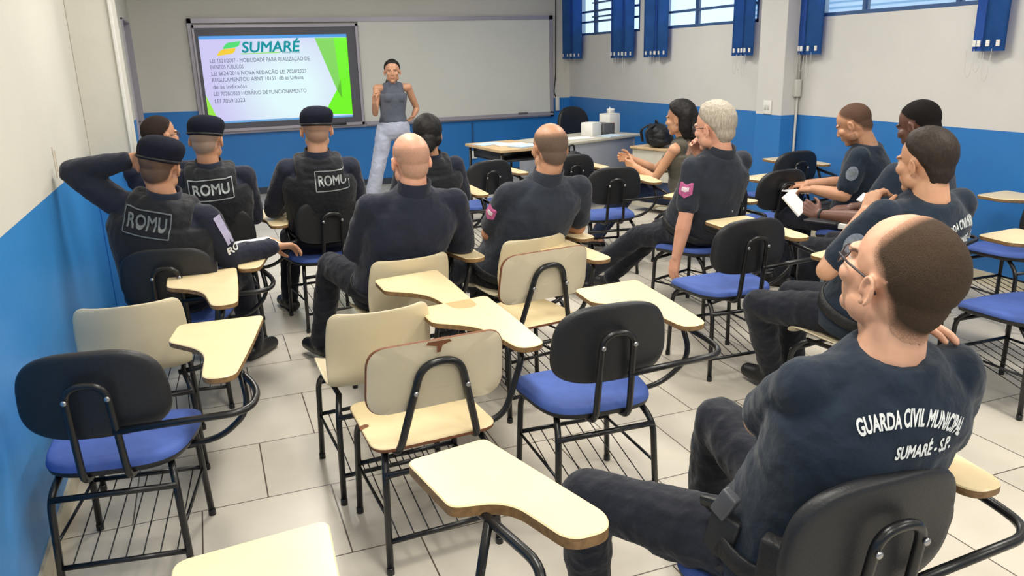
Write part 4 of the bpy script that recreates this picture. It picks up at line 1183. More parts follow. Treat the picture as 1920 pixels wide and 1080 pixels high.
    if beret:
        bm = bmesh.new(); tilt = beret.get('tilt', .12)
        TB = Th @ Matrix.Translation((0, -.010, .026)) @ Matrix.Rotation(beret.get('back', -.14), 4, 'X') @ Matrix.Rotation(tilt, 4, 'Y')
        prof = [(.080, .100, -.004, 0), (.086, .107, .0, 0), (.0885, .109, .018, .001), (.092, .113, .036, .004), (.0935, .115, .052, .006), (.091, .111, .068, .008), (.083, .101, .083, .010), (.068, .083, .096, .010), (.047, .058, .104, .009), (.02, .025, .108, .008)]
        R = [[bm.verts.new(TB @ Vector((rx * math.cos(t) + sxx, ry * math.sin(t), z_))) for t in [2 * PI * k / 40 for k in range(40)]] for rx, ry, z_, sxx in prof]
        for i in range(len(R) - 1):
            for k in range(40): bm.faces.new((R[i][k], R[i][(k + 1) % 40], R[i + 1][(k + 1) % 40], R[i + 1][k]))
        bm.faces.new(R[-1]); bm.faces.new(R[0][::-1])
        be = putbm(bm, 'beret', M['beret'], root)
        bm = bmesh.new()
        add_tube(bm, [TB @ Vector((.088 * math.cos(t), .109 * math.sin(t), .006)) for t in [2 * PI * k / 40 for k in range(41)]], .0055, 8)
        putbm(bm, 'beret_band', M['black_plastic'], root, be)
    if specs:
        bm = bmesh.new(); p = lambda *a: Th @ Vector(a)
        for s in (-1, 1):
            add_tube(bm, [p(s * .032 + .023 * math.cos(t), .103 - .012 * abs(math.cos(t)) * (1 if s * math.cos(t) > 0 else 0), -.003 + .017 * math.sin(t)) for t in [2 * PI * k / 20 for k in range(21)]], .0022, 6)
            add_tube(bm, [p(s * .055, .095, .004), p(s * .070, .06, .006), p(s * .080, .0, .008), p(s * .083, -.022, -.006)], .0024, 6)
        add_tube(bm, [p(-.010, .106, .002), p(0, .110, .005), p(.010, .106, .002)], .002, 6)
        g = putbm(bm, 'spectacles', M['rim'], root)
        bm = bmesh.new()
        for s in (-1, 1):
            bm.faces.new([bm.verts.new(p(s * .032 + .022 * math.cos(t), .102 - .012 * abs(math.cos(t)) * (1 if s * math.cos(t) > 0 else 0), -.003 + .016 * math.sin(t))) for t in [2 * PI * k / 20 for k in range(20)]])
        putbm(bm, 'lens', M['lens'], root, g)
    root_info = dict(root=root, shirt=shirt, vest=vest_o, sx=sx, up=up, back=back, centre=centre, S=S, E=E, W=W, Th=Th, body=body, hip=hip, c7=c7, H=H, K=K)
    return root_info

def bvh_of(o):
    me = o.data; base = o.parent.location if o.parent else Vector()
    co = [v.co + base for v in me.vertices]
    return BVHTree.FromPolygons(co, [tuple(p.vertices) for p in me.polygons])

def cast(b, q, nrm, off):
    h = b.ray_cast(q + nrm * .6, -nrm, 1.5)
    if h[0] is None: return None
    return h[0] + nrm * off

def ribbon(bm, b, root, c, X, Y, N, pts, w, off):
    """a strip lying on a surface along a 2-D polyline"""
    for i in range(len(pts) - 1):
        a, e = Vector(pts[i]), Vector(pts[i + 1]); d = (e - a); n = max(2, int(d.length / .012)); t = Vector((-d.y, d.x)).normalized() * w
        prev = None
        for k in range(n + 1):
            q = a.lerp(e, k / n); P = [cast(b, c + X * (q.x + s * t.x) + Y * (q.y + s * t.y), N, off) for s in (-1, 1)]
            if None in P: prev = None; continue
            cur = [bm.verts.new(x) for x in P]
            if prev: bm.faces.new((prev[0], prev[1], cur[1], cur[0]))
            prev = cur

def lettering(info, target, s, size, m, c, X, Y, N, arc=None, bold=.03, width=None, off=.004, parent=None, name='lettering'):
    me = text_mesh(s, size, bold); bm = bmesh.new(); bm.from_mesh(me); bpy.data.meshes.remove(me)
    bmesh.ops.triangulate(bm, faces=bm.faces[:])
    for it in range(3):
        long = [e for e in bm.edges if e.calc_length() > size * .22]
        if long: bmesh.ops.subdivide_edges(bm, edges=long, cuts=1); bmesh.ops.triangulate(bm, faces=bm.faces[:])
    xs = [v.co.x for v in bm.verts]; w0 = max(xs) - min(xs); k = (width / w0) if width else 1
    b = bvh_of(target); bad = []
    for v in bm.verts:
        x, y = v.co.x * k, v.co.y
        if arc:
            a = x / arc; r = arc + y; x, y = r * math.sin(a), r * math.cos(a) - arc
        q = cast(b, c + X * x + Y * y, N, off)
        if q is None: bad.append(v)
        else: v.co = q
    bmesh.ops.delete(bm, geom=bad, context='VERTS')
    return putbm(bm, name, m, info['root'], parent or target, False)

def name_patch(info, m, c, w=.215, h=.085, roll=0):
    """rectangular outlined ROMU patch on the vest back"""
    X = Matrix.Rotation(roll, 3, info['back']) @ info['sx']; Y = Matrix.Rotation(roll, 3, info['back']) @ info['up']; N = info['back']
    bm = bmesh.new(); ribbon(bm, bvh_of(info['vest']), info['root'], c, X, Y, N, [(-w / 2, -h / 2), (w / 2, -h / 2), (w / 2, h / 2), (-w / 2, h / 2), (-w / 2, -h / 2)], .0025, .007)
    p = putbm(bm, 'name_patch', m, info['root'], info['vest'], False)
    lettering(info, info['vest'], 'ROMU', .072, m, c, X, Y, N, None, .018, w * .84, .008)
    return p

def crest(info, side, t, m1, m2, size=.05, dirv=None, shape='shield'):
    S, E = info['S'][side], info['E'][side]
    ax = (E - S).normalized(); N = V(dirv) if dirv else (info['sx'] * (1 if side == 'R' else -1))
    N = (N - ax * N.dot(ax)).normalized(); Y = -ax; X = Y.cross(N).normalized(); c = S.lerp(E, t); b = bvh_of(info['shirt'])
    def fan(pts, off, m, name, parent):
        bm = bmesh.new(); n = len(pts); rings = []
        for f in (1, .66, .33):
            rings.append([bm.verts.new(cast(b, c + X * p[0] * f + Y * p[1] * f, N, off) or c) for p in pts])
        o = bm.verts.new(cast(b, c, N, off) or c)
        for j in range(2):
            for i in range(n): bm.faces.new((rings[j][i - 1], rings[j][i], rings[j + 1][i], rings[j + 1][i - 1]))
        for i in range(n): bm.faces.new((rings[2][i - 1], rings[2][i], o))
        return putbm(bm, name, m, info['root'], parent, False)
    s = size
    if shape == 'shield': pts = round_poly([(-.8 * s, .8 * s), (.8 * s, .8 * s), (.8 * s, -.5 * s), (0, -1.0 * s), (-.8 * s, -.5 * s)], [.1 * s] * 5, 3)
    else: pts = [(.8 * s * math.cos(2 * PI * k / 20), s * math.sin(2 * PI * k / 20)) for k in range(20)]
    p = fan(pts, .005, m1, 'sleeve_crest', info['shirt'])
    fan([(q[0] * .55, q[1] * .32) for q in pts], .0065, m2, 'crest_emblem', info['shirt'])
def mid(a, b, t=.5): return tuple(V(a).lerp(V(b), t))
def seat_legs(hip, rz, spread=.12, kneez=.50, fwd=.42, footfwd=.40, fs=.14):
    c, s = math.cos(rz), math.sin(rz)
    L = lambda x, y, z: (hip[0] + c * x - s * y, hip[1] + s * x + c * y, z)
    return dict(kn={'L': L(-spread, fwd, kneez), 'R': L(spread, fwd, kneez)}, an={'L': L(-fs, footfwd, .10), 'R': L(fs, footfwd, .10)},
                toe={'L': (-s - .2 * c, c - .2 * s, 0), 'R': (-s + .2 * c, c + .2 * s, 0)})
BLK, BRN, GRY, GBR = srgb(30, 26, 26), srgb(58, 44, 36), srgb(120, 112, 104), srgb(92, 80, 70)

def build_people():
    P = {}
    # officer with raised elbow by the left wall
    hip = (-.25, 4.145, .53)
    leg = seat_legs(hip, -.5, .13, .50, .43, .50)
    P['r1'] = i = person('person in dark beret and lettered vest, left elbow raised against the left wall', 'tan', hip, (-.215, 3.95, 1.05), (-.215, 3.97, 1.195), yaw=-.35, pitch=-.02, roll=.10, hrz=-.2,
        sh={'L': (-.415, 4.03, 1.02), 'R': (-.045, 3.92, .935)}, el={'L': (-.585, 4.08, 1.17), 'R': (.03, 3.96, .73)}, wr={'L': (-.345, 4.01, 1.215), 'R': (.25, 4.06, .735)},
        hd={'L': ((.8, -.25, .0), (.3, .6, 0), .5), 'R': ((.9, .35, -.1), (.2, -.3, -1), .55)}, **leg, vest=True, beret=dict(tilt=.12), buzz=dict(col=BLK, den=.86), bulk=1.1)
    name_patch(i, M['reflect_dim'], V(-.30, 3.85, .945), .205, .095, 0.0)
    # a white and purple arm band with lettering on the right sleeve
    S, E = i['S']['R'], i['E']['R']; b = bvh_of(i['shirt'])
    axx = (E - S).normalized(); N = V(.62, -.75, .2); N = (N - axx * N.dot(axx)).normalized()
    bm = bmesh.new(); ribbon(bm, b, i['root'], S.lerp(E, .42), axx, axx.cross(N), N, [(-.10, 0), (.05, 0)], .022, .005)
    ab = putbm(bm, 'arm_band', mat('lilac_arm_band', srgb(176, 172, 204), .6), i['root'], i['shirt'], False)
    lettering(i, i['shirt'], 'RO', .05, M['print_white'], S.lerp(E, .78), -axx.cross(N), -axx, N, None, .03, None, .006)
    # second beret officer
    hip = (0, 5.07, .53); leg = seat_legs(hip, 0)
    P['r2'] = i = person('person in dark beret and lettered vest seated below the left edge of the screen', 'tan', hip, (-.005, 4.86, 1.07), (.0, 4.87, 1.225), yaw=-.35, pitch=0, hrz=0,
        sh={'L': (-.185, 4.89, 1.0), 'R': (.18, 4.88, 1.0)}, el={'L': (-.22, 4.97, .74), 'R': (.215, 4.98, .74)}, wr={'L': (-.08, 5.2, .74), 'R': (.22, 5.23, .735)},
        hd={'L': ((.3, .9, 0), (0, 0, -1), .4), 'R': ((-.1, 1, -.1), (0, 0, -1), .5)}, **leg, vest=True, beret=dict(tilt=.05), buzz=dict(col=GRY, den=.75))
    name_patch(i, M['reflect'], V(-.01, 4.78, .955), .235, .10, .03)
    # third beret officer
    hip = (.61, 5.10, .53); leg = seat_legs(hip, .1); leg['an']['L'] = (.40, 5.38, .10); leg['kn']['L'] = (.45, 5.42, .5)
    P['r3'] = i = person('person in dark beret, lettered vest and boots seated below the right part of the screen', 'fair', hip, (.61, 4.88, 1.09), (.62, 4.90, 1.245), yaw=-.08, pitch=0, hrz=.1,
        sh={'L': (.425, 4.92, 1.01), 'R': (.80, 4.91, 1.0)}, el={'L': (.325, 5.03, .76), 'R': (.86, 5.02, .75)}, wr={'L': (.42, 5.26, .74), 'R': (.80, 5.27, .73)},
        hd={'L': ((.4, .9, 0), (0, 0, -1), .4), 'R': ((-.3, .9, -.1), (0, 0, -1), .5)}, **leg, vest=True, beret=dict(tilt=.03, back=-.08), buzz=dict(col=GBR, den=.6))
    name_patch(i, M['reflect'], V(.672, 4.79, .945), .20, .105, 0)
    # bareheaded man in the front left
    hip = (-.24, 5.95, .53); leg = seat_legs(hip, -.1)
    hip = (-.24, 5.64, .53); leg = seat_legs(hip, -.2)
    P['h0'] = person('bareheaded person in glasses turned sideways, partly hidden behind the raised elbow', 'tan', hip, (-.27, 5.42, 1.06), (-.265, 5.44, 1.215), yaw=-.95, pitch=.05, hrz=-.2,
        sh={'L': (-.45, 5.45, .99), 'R': (-.09, 5.40, .99)}, el={'L': (-.48, 5.55, .73), 'R': (-.05, 5.52, .73)}, wr={'L': (-.33, 5.76, .72), 'R': (-.02, 5.78, .73)},
        hd={'L': ((.3, .9, 0), (0, 0, -1), .4), 'R': ((-.1, 1, -.1), (0, 0, -1), .5)}, **leg, buzz=dict(col=BLK, den=.97), specs=True)
    # dark-haired officer in front of the bald one
    hip = (1.41, 5.45, .53); leg = seat_legs(hip, .05)
    P['cf'] = i = person('person in black vest with tied-up hair, half hidden behind the plain navy shirt', 'tan', hip, (1.40, 5.22, .99), (1.395, 5.25, 1.14), yaw=-.25, pitch=-.05, hrz=0,
        sh={'L': (1.225, 5.25, .92), 'R': (1.575, 5.24, .92)}, el={'L': (1.17, 5.36, .69), 'R': (1.66, 5.35, .68)}, wr={'L': (1.30, 5.58, .72), 'R': (1.62, 5.60, .73)},
        hd={'L': ((.3, .9, 0), (0, 0, -1), .4), 'R': ((-.1, 1, -.1), (0, 0, -1), .5)}, **leg, vest=True,
        shell=dict(thick=.020, mat='hair_black', blobs=[([(0, -.095, -.03), (0, -.105, -.06)], [.055, .048]), ([(-.045, -.06, -.03), (.045, -.06, -.03)], [.045, .045])]))
    # bald officer
    hip = (.775, 3.76, .53)
    P['bald'] = i = person('person in plain long-sleeved navy shirt, arms folded, knees apart, on a beige shell chair', 'pale', hip, (.865, 3.55, 1.055), (.862, 3.575, 1.185), yaw=.10, pitch=.02, hrz=.05,
        sh={'L': (.665, 3.585, .975), 'R': (1.065, 3.575, .97)}, el={'L': (.60, 3.72, .75), 'R': (1.125, 3.66, .735)}, wr={'L': (.86, 3.80, .76), 'R': (.86, 3.84, .82)},
        hd={'L': ((.85, -.5, .02), (-.3, -.6, 0), .25), 'R': ((-.9, .1, 0), (0, -1, 0), .4)}, sleeve='long',
        kn={'L': (.53, 4.10, .60), 'R': (1.30, 3.98, .55)}, an={'L': (.46, 4.30, .13), 'R': (1.40, 4.20, .12)}, toe={'L': (-.4, 1, 0), 'R': (.3, 1, 0)},
        bulk=1.08, belly=1.08, buzz=dict(col=srgb(150, 128, 112), den=.55, ring=(.15, .4)), nr=.06)
    # the left hand tucked out under the right arm
    # balding officer with grey-brown hair
    hip = (1.44, 3.885, .53); leg = seat_legs(hip, .15, .16)
    P['m1040'] = i = person('person in short-sleeved dark shirt with pink sleeve crest, arms folded, back turned', 'tan', hip, (1.585, 3.66, 1.04), (1.605, 3.68, 1.182), yaw=.05, pitch=.02, hrz=.1,
        sh={'L': (1.385, 3.70, .955), 'R': (1.775, 3.69, .96)}, el={'L': (1.315, 3.82, .74), 'R': (1.82, 3.80, .73)}, wr={'L': (1.52, 3.97, .74), 'R': (1.60, 3.99, .79)},
        hd={'L': ((.9, .1, 0), (0, -1, 0), .4), 'R': ((-.9, .1, 0), (0, -1, 0), .4)}, sleeve='short', **leg,
        bulk=1.06, belly=1.1, top='slate', buzz=dict(col=srgb(86, 80, 74), den=.85, ring=(.30, .35)), nr=.06)
    crest(i, 'L', .42, M['crest_pink'], M['crest_light'], .042, (-.9, -.5, .2))
    # white-haired officer
    hip = (2.81, 4.20, .53)
    P['gray'] = i = person('person in short-sleeved dark shirt with pink sleeve crest, hand at chin, legs stretched out', 'pale', hip, (2.83, 3.94, 1.055), (2.795, 3.985, 1.20), yaw=.42, pitch=-.08, roll=-.04, hrz=.5,
        sh={'L': (2.635, 3.95, .97), 'R': (2.99, 3.97, .98)}, el={'L': (2.585, 3.93, .69), 'R': (2.97, 4.22, .80)}, wr={'L': (2.545, 3.95, .445), 'R': (2.83, 4.19, 1.02)},
        hd={'L': ((-.15, .1, -1), (1, .2, 0), .35), 'R': ((-.45, -.2, .75), (-.1, -.8, -.3), 1.0)}, sleeve='short',
        kn={'L': (2.58, 4.46, .47), 'R': (2.78, 4.50, .50)}, an={'L': (2.33, 4.80, .14), 'R': (2.58, 4.84, .10)}, toe={'L': (-.5, 1, 0), 'R': (-.3, 1, 0)},
        top='slate', bulk=1.12, belly=1.18, buzz=dict(col=srgb(170, 158, 144), den=.85), shell=dict(thick=.014, soft=.5, mat='hair_white', topk=.5, rough=.0025, fr=7, brow=srgb(150, 140, 130)), specs=True, nr=.062, hk=1.15)
    crest(i, 'L', .45, M['crest_pink'], M['crest_light'], .052, (-.8, -.6, .2))
    bm = bmesh.new(); w = i['W']['L']; d = (w - i['E']['L']).normalized()
    # seated woman
    hip = (3.515, 5.40, .52)
    P['wom'] = i = person('seated person in sleeveless olive top and jeans, hands clasped forward', 'olive', hip, (3.475, 5.35, .985), (3.45, 5.375, 1.135), yaw=.62, pitch=-.06, hrz=.75, fem=True, tank=True, collar=False, belt=False,
        sh={'L': (3.36, 5.30, .90), 'R': (3.57, 5.50, .905)}, el={'L': (3.265, 5.42, .665), 'R': (3.43, 5.68, .70)}, wr={'L': (3.20, 5.63, .755), 'R': (3.235, 5.745, .80)},
        hd={'L': ((-.3, .8, .1), (.8, .3, .2), .8), 'R': ((-.8, .3, .1), (-.2, -.8, 0), .8)},
        kn={'L': (3.15, 5.72, .55), 'R': (3.28, 5.84, .50)}, an={'L': (3.02, 5.92, .16), 'R': (3.12, 6.1, .10)}, toe={'L': (-.6, .8, 0), 'R': (-.5, .8, 0)},
        top='olive_top', trs='jeans', boots=None, bend=.0,
        shell=dict(thick=.022, mat='hair_black', topk=.3, blobs=[([(-.05, -.07, .03), (-.055, -.06, -.06), (-.045, -.065, -.115)], [.05, .048, .032]), ([(.05, -.07, .03), (.055, -.06, -.06), (.045, -.065, -.115)], [.05, .048, .032]), ([(0, -.085, .03), (0, -.095, -.06), (0, -.10, -.125)], [.06, .055, .035])]))
    # sandals and bare feet
    for s, a, t in (('L', (3.02, 5.92, .16), (-.6, .8, 0)), ('R', (3.12, 6.1, .10), (-.5, .8, 0))):
        a = V(a); t = V(t).normalized(); lift = a.z - .085
        B = Blob(); B.chain([a + V(0, 0, .05), a, a - V(0, 0, .05) - t * .015], [.036, .036, .03]); z = V(a.x, a.y, lift + .032); B.chain([z - t * .03, z + t * .07, z + t * .13], [.028, .034, .026])
        for k in range(5):
            o = t.cross(V(0, 0, 1)) * (k - 2) * .014; B.cone(z + t * .13 + o * .9, z + t * (.165 - abs(k - 1.5) * .006) + o, .0095, .008)
        put(B.mesh('foot', .004, 2), 'foot', SK['pale'], i['root'])
        bm = bmesh.new(); c, q = z + t * .055 - V(0, 0, .03), t.cross(V(0, 0, 1)).normalized()
        ol = [c + t * .125 * math.cos(k * PI / 12) + q * .042 * math.sin(k * PI / 12) for k in range(24)]
        r = [[bm.verts.new(p + V(0, 0, h)) for p in ol] for h in (-.012, .004)]
        for k in range(24): bm.faces.new((r[0][k - 1], r[0][k], r[1][k], r[1][k - 1]))
        bm.faces.new(r[0]); bm.faces.new(r[1]); sd = putbm(bm, 'sandal', M['boot'], i['root'])
    # close-cropped man writing
    hip = (3.98, 4.06, .53); leg = seat_legs(hip, .4)
    P['C'] = i = person('person in dark t-shirt with grey sleeve crest bending over writing by the right wall', 'tan', hip, (3.89, 3.90, 1.045), (3.825, 3.965, 1.165), yaw=.55, pitch=-.42, hrz=.5,
        sh={'L': (3.78, 3.85, .965), 'R': (4.07, 4.03, .97)}, el={'L': (3.70, 3.86, .73), 'R': (4.02, 4.20, .74)}, wr={'L': (3.68, 4.115, .735), 'R': (3.80, 4.31, .735)},
        hd={'L': ((-.1, .9, -.1), (.2, 0, -1), .5), 'R': ((-.7, .5, -.1), (.2, 0, -1), .9)}, sleeve='short', **leg, top='navy_tee', collar=False, buzz=dict(col=srgb(40, 36, 34), den=.84, recede=.34, soft=.3), bulk=1.04, faint=.25)
    crest(i, 'L', .45, M['crest_grey'], M['reflect_dim'], .045, (-.7, -.65, .1), 'round')
    # man with the paper
    hip = (3.435, 3.20, .53); leg = seat_legs(hip, .25)
    P['D'] = i = person('person in dark t-shirt with wristwatch holding up a white notepad', 'dark', hip, (3.46, 3.06, 1.085), (3.44, 3.12, 1.235), yaw=.25, pitch=-.28, hrz=.25,
        sh={'L': (3.26, 3.06, .99), 'R': (3.64, 3.12, 1.0)}, el={'L': (3.15, 3.12, .76), 'R': (3.66, 3.30, .75)}, wr={'L': (3.08, 3.385, .745), 'R': (3.40, 3.48, .74)},
        hd={'L': ((-.25, .8, .35), (.8, .2, -.4), .75), 'R': ((-.7, .6, -.1), (.2, 0, -1), .5)}, sleeve='short', **leg, top='navy_tee', collar=False, buzz=dict(col=srgb(20, 17, 17), den=1.0), bulk=1.08)
    bm = bmesh.new(); w, d = i['W']['L'], (i['W']['L'] - i['E']['L']).normalized()
    add_tube(bm, [w - d * .02 + (Matrix.Rotation(a * PI / 10, 3, d) @ (d.cross(V(0, 0, 1)).normalized() * .034)) for a in range(21)], .007, 8)
    putbm(bm, 'wristwatch', M['dark_nylon'], i['root'])
    # dark-haired man in the lettered t-shirt
    hip = (2.53, 2.48, .53)
    P['B'] = i = person('person in lettered dark t-shirt with fist at the chin, behind the nearest person', 'olive', hip, (2.645, 2.285, 1.055), (2.635, 2.34, 1.185), yaw=.16, pitch=-.05, hrz=.2,
        sh={'L': (2.445, 2.33, .985), 'R': (2.815, 2.31, 1.0)}, el={'L': (2.285, 2.44, .755), 'R': (2.86, 2.46, .75)}, wr={'L': (2.46, 2.44, .975), 'R': (2.66, 2.66, .74)},
        hd={'L': ((.45, .1, .8), (.7, -.1, -.5), 1.15), 'R': ((-.7, .6, -.1), (.2, 0, -1), .5)}, sleeve='short',
        kn={'L': (2.27, 2.83, .50), 'R': (2.50, 2.88, .50)}, an={'L': (2.45, 2.93, .12), 'R': (2.62, 2.98, .1)}, toe={'L': (-.1, 1, 0), 'R': (.2, 1, 0)},
        top='navy_tee', collar=False, bulk=1.10, belly=1.1, nr=.062, buzz=dict(col=srgb(40, 31, 26), den=.92), shell=dict(thick=.010, mat='hair_brown', soft=.5, topk=.8, brow=BRN), voxel=.0045)
    X, Y, N = i['sx'], i['up'], (i['back'] + V(.15, 0, 0)).normalized()
    lettering(i, i['shirt'], 'GUARDA CIVIL MUNICIPAL', .043, M['print_white'], V(2.705, 2.3, .99), X, Y, N, .18, .02, .25)
    lettering(i, i['shirt'], 'SUMARÉ - S.P.', .038, M['print_white'], V(2.715, 2.3, .93), X, Y, N, None, .02, .13)
    crest(i, 'L', .5, M['crest_grey'], M['reflect_dim'], .045, (-.75, -.6, .1), 'round')
    # the near man with glasses
    hip = (1.145, 1.275, .53)
    P['A'] = i = person('person in glasses and lettered dark t-shirt, nearest of all, holster at the belt', 'fair', hip, (1.235, 1.115, 1.05), (1.245, 1.135, 1.19), yaw=.12, pitch=.36, roll=.0, hrz=.15,
        sh={'L': (1.065, 1.165, .965), 'R': (1.375, 1.095, .97)}, el={'L': (1.115, 1.355, .80), 'R': (1.47, 1.19, .74)}, wr={'L': (1.335, 1.25, 1.02), 'R': (1.42, 1.40, .665)},
        hd={'L': ((.35, -.90, .36), (-.1, -.3, -1), .4), 'R': ((-.3, .9, -.2), (0, 0, -1), .5)}, sleeve='short',
        kn={'L': (.82, 1.67, .50), 'R': (1.25, 1.70, .62)}, an={'L': (.87, 1.75, .10), 'R': (1.30, 1.80, .12)}, toe={'L': (-.2, 1, 0), 'R': (.2, 1, 0)},
        top='navy_tee', collar=False, bulk=1.0, belly=1.05, voxel=.0036, cvox=.006, specs=True, buzz=dict(col=srgb(48, 42, 33), den=.95, recede=.64, soft=.36), nr=.058, faint=.12, hk=1.1)
    X, Y, N = i['sx'], i['up'], i['back']
    lettering(i, i['shirt'], 'GUARDA CIVIL MUNICIPAL', .040, M['print_white'], V(1.20, 1.0, .935), Matrix.Rotation(-.10, 3, N) @ X, Matrix.Rotation(-.10, 3, N) @ Y, N, .22, .03, .232)
    lettering(i, i['shirt'], 'SUMARÉ - S.P.', .034, M['print_white'], V(1.213, 1.0, .876), X, Y, N, None, .03, .125)
    # holster and pouches on his belt
    t = i['up']; c = i['centre'](.06)
    def gear(name, p, a, size, m, parent=None):
        bm = bmesh.new(); R = Matrix.Translation(V(p)) @ Matrix.Rotation(a[2], 4, 'Z') @ Matrix.Rotation(a[0], 4, 'X') @ Matrix.Rotation(a[1], 4, 'Y')
        add_rbox(bm, tuple(-s for s in size), size, min(size) * .45, 3, R); return putbm(bm, name, m, i['root'], parent)
    h = gear('pistol_holster', (.965, 1.275, .575), (.25, 0, .3), (.020, .038, .075), M['black_plastic'])
    gear('pistol_grip', (.958, 1.262, .672), (.5, 0, .3), (.0125, .021, .036), mat('grey_pistol_grip', srgb(78, 80, 86), .4), h)
    gear('pistol_slide', (.962, 1.300, .652), (1.35, 0, .3), (.010, .012, .040), M['black_tube'], h)
    bm = bmesh.new(); add_tube(bm, [V(.962, 1.310, .640) + Matrix.Rotation(.3, 3, 'Z') @ V(0, .024 * math.cos(k * PI / 8), .018 * math.sin(k * PI / 8)) for k in range(17)], .0035, 6); putbm(bm, 'trigger_guard', M['black_plastic'], i['root'], h)
    gear('magazine_pouch', (.985, 1.13, .60), (.1, 0, .5), (.022, .030, .060), M['dark_nylon'])
    gear('magazine_pouch', (1.03, 1.06, .60), (.1, 0, .9), (.020, .028, .058), M['dark_nylon'])
    # presenter
    hip = (1.93, 8.70, .90)
    P['pres'] = i = person('standing person in grey sleeveless top and pale trousers presenting before the whiteboard', 'tan', hip, (1.955, 8.71, 1.40), (1.955, 8.68, 1.515), yaw=PI - .22, pitch=0, hrz=PI, fem=True, tank=True, collar=False, belt=False, standing=True,
        sh={'L': (2.125, 8.72, 1.335), 'R': (1.785, 8.72, 1.335)}, el={'L': (2.235, 8.82, 1.10), 'R': (1.73, 8.64, 1.08)}, wr={'L': (2.17, 8.74, 1.02) , 'R': (1.69, 8.46, 1.20)},
        hd={'L': ((-.6, -.4, -.4), (-.3, 0, .8), .5), 'R': ((.0, -.3, .95), (.6, -.5, .1), .7)},
        kn={'L': (2.03, 8.68, .48), 'R': (1.72, 8.66, .49)}, an={'L': (2.05, 8.74, .11), 'R': (1.63, 8.72, .11)}, toe={'L': (.15, -1, 0), 'R': (-.3, -1, 0)},
        top='grey_top', trs='pale_pants', bend=.0, hk=1.0,
        shell=dict(thick=.012, mat='hair_black', blobs=[([(0, -.10, .02), (.03, -.11, -.06), (.07, -.085, -.13)], [.035, .032, .02])]))
    # -------- things held or lying near them
    def sheet(name, loc, rot, sx, sy, m, label, cat, th=.0015, group=None):
        bm = bmesh.new(); add_rbox(bm, (-sx, -sy, -th), (sx, sy, th), min(.002, th * .9), 1)
        o = bm_obj(name, bm, m, None, False); o.location = loc; o.rotation_euler = rot; tag(o, label, cat, group); return o
    cb = tag(empty('clipboard', (.19, 4.27, .70), .25), 'clipboard with white sheets and a yellow mark beside the person with raised elbow', 'clipboard')
    bm = bmesh.new(); add_rbox(bm, (-.12, -.165, 0), (.12, .165, .004), .001, 1); bm_obj('board', bm, mat('orange_board', srgb(226, 142, 76), .6), cb, False)
    bm = bmesh.new(); add_rbox(bm, (-.115, -.155, .004), (.10, .15, .012), .002, 1); bm_obj('sheets', bm, M['paper'], cb, False)
    bm = bmesh.new(); add_rbox(bm, (-.02, -.12, .012), (.03, .02, .0128), .0003, 1); bm_obj('yellow_mark', bm, mat('yellow_highlight', srgb(240, 232, 60), .6), cb, False)
    bm = bmesh.new(); add_tube(bm, [(-.08, -.05, .017), (.06, .09, .017)], .005, 8, rr=[.003, .005]); tag(bm_obj('pen', bm, M['black_plastic']), 'black pen lying across the clipboard sheets', 'pen').location = (.19, 4.27, .70)
    w = P['D']['W']['L']
    nb = tag(empty('notebook', (3.01, 3.50, .80)), 'open white notepad held up by the person with the wristwatch', 'notepad'); nb.rotation_euler = (.9, -.35, .35)
    bm = bmesh.new(); add_rbox(bm, (-.05, -.07, -.004), (.05, .07, .0), .001, 1); bm_obj('cover', bm, M['white_plastic'], nb, False)
    bm = bmesh.new(); add_rbox(bm, (-.048, -.068, 0), (.048, .068, .006), .002, 1); bm_obj('pages', bm, M['paper'], nb, False)
    ph = tag(empty('smartphone', (3.03, 3.30, .73), .4), 'dark phone with a white case lying just below the notepad', 'phone')
    bm = bmesh.new(); add_rbox(bm, (-.04, -.09, -.005), (.04, .09, .005), .004, 2); bm_obj('phone_body', bm, M['black_plastic'], ph)
    sheet('mouse', (3.12, 3.19, .715), (0, 0, .5), .035, .055, M['white_plastic'], 'small rounded white gadget on the tablet beside the phone', 'gadget', .014)
    sheet('paper_sheet', (3.66, 3.60, .74), (.3, -.3, .4), .05, .07, M['paper'], 'small white paper between the person writing and the person with the notepad', 'paper', .004)
    sheet('paper_sheet', (3.70, 4.26, .70), (0, 0, .4), .07, .10, M['paper'], 'white sheet under the hand of the person writing by the right wall', 'paper', .002)
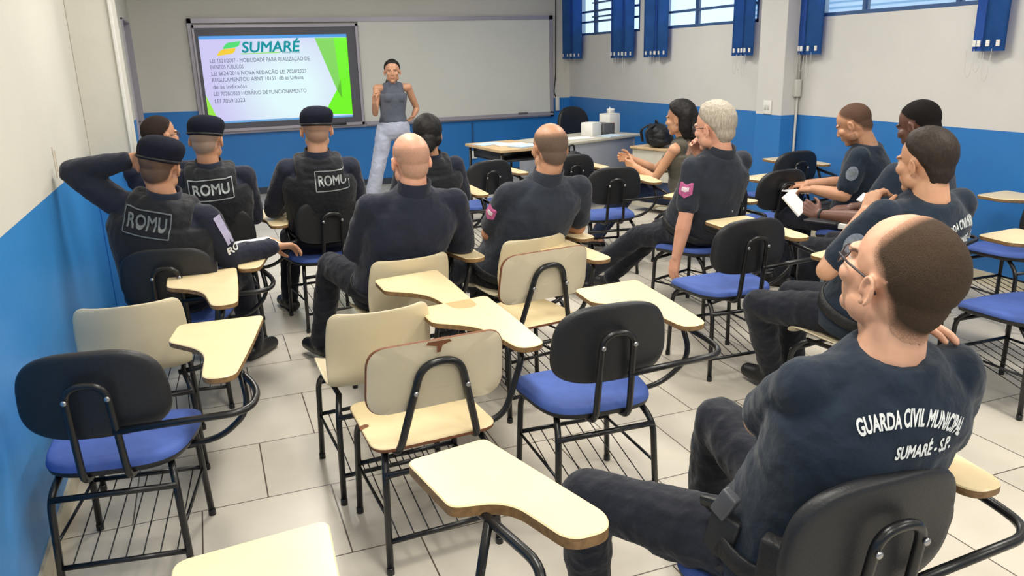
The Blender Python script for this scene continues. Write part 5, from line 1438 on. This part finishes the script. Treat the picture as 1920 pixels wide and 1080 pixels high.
    # backpacks
    def backpack(name, loc, rz, k, label, lie=0.0):
        t = tag(empty(name, loc, rz), label, 'bag'); t.rotation_euler = (lie, 0, rz)
        B = Blob(); B.ball((0, 0, .20 * k), (.155 * k, .10 * k, .21 * k)); B.ball((0, 0, .11 * k), (.16 * k, .11 * k, .12 * k)); B.ball((0, .03 * k, .28 * k), (.13 * k, .08 * k, .13 * k))
        me = B.mesh('bag_body', .010, 6, .02, .07); me.materials.append(M['dark_nylon']); me.polygons.foreach_set('use_smooth', [True] * len(me.polygons)); link(bpy.data.objects.new('bag_body', me), t)
        B = Blob(); B.ball((0, -.09 * k, .14 * k), (.115 * k, .055 * k, .12 * k)); me = B.mesh('front_pocket', .010, 4, .01, .06); me.materials.append(M['vest']); me.polygons.foreach_set('use_smooth', [True] * len(me.polygons)); link(bpy.data.objects.new('front_pocket', me), t)
        bm = bmesh.new(); add_tube(bm, round_path([(-.035 * k, .02, .39 * k), (-.03 * k, .02, .46 * k), (.03 * k, .02, .46 * k), (.035 * k, .02, .39 * k)], .02, 5), .009 * k, 8); bm_obj('bag_handle', bm, M['dark_nylon'], t)
        for s in (-1, 1):
            bm = bmesh.new(); add_tube(bm, round_path([(s * .07 * k, .05 * k, .39 * k), (s * .09 * k, .16 * k, .30 * k), (s * .11 * k, .13 * k, .08 * k)], .08, 6), .013 * k, 8); bm_obj('strap', bm, M['dark_nylon'], t)
        return t
    backpack('backpack', (2.96, 6.27, .45), .3, .92, 'black backpack standing on the chair in front of the desk')
    sb = backpack('shoulder_bag', (4.36, 7.18, .69), 1.3, .95, 'black bag slumped on the cabinet right of the desk'); sb.scale = (1.1, 1.1, .62)
    return P
PEOPLE = build_people()
# ------------------------------------------------------------------ light
def lights():
    w = bpy.data.worlds.new('daylight'); scene.world = w; w.use_nodes = True
    nt = w.node_tree; bg = nt.nodes['Background']
    bg.inputs[0].default_value = (.72, .85, 1, 1); bg.inputs[1].default_value = 2.0
    def area(name, loc, sx, sy, e, col=(1, .95, .86)):
        l = bpy.data.lights.new(name, 'AREA'); l.shape = 'RECTANGLE'; l.size = sx; l.size_y = sy; l.energy = e; l.color = col
        o = bpy.data.objects.new(name, l); o.location = loc; COL.objects.link(o)
    for x in (.7, 3.2):
        for y in (-1.2, 1.6, 4.4, 7.4):
            area('ceiling_tube_light', (x, y, 2.9), .35, 1.25, 50 if x > 1 else 52)
lights()
scene.view_settings.view_transform = 'Standard'
scene.view_settings.look = 'None'
scene.view_settings.exposure = 0.0
scene.view_settings.gamma = 1.0
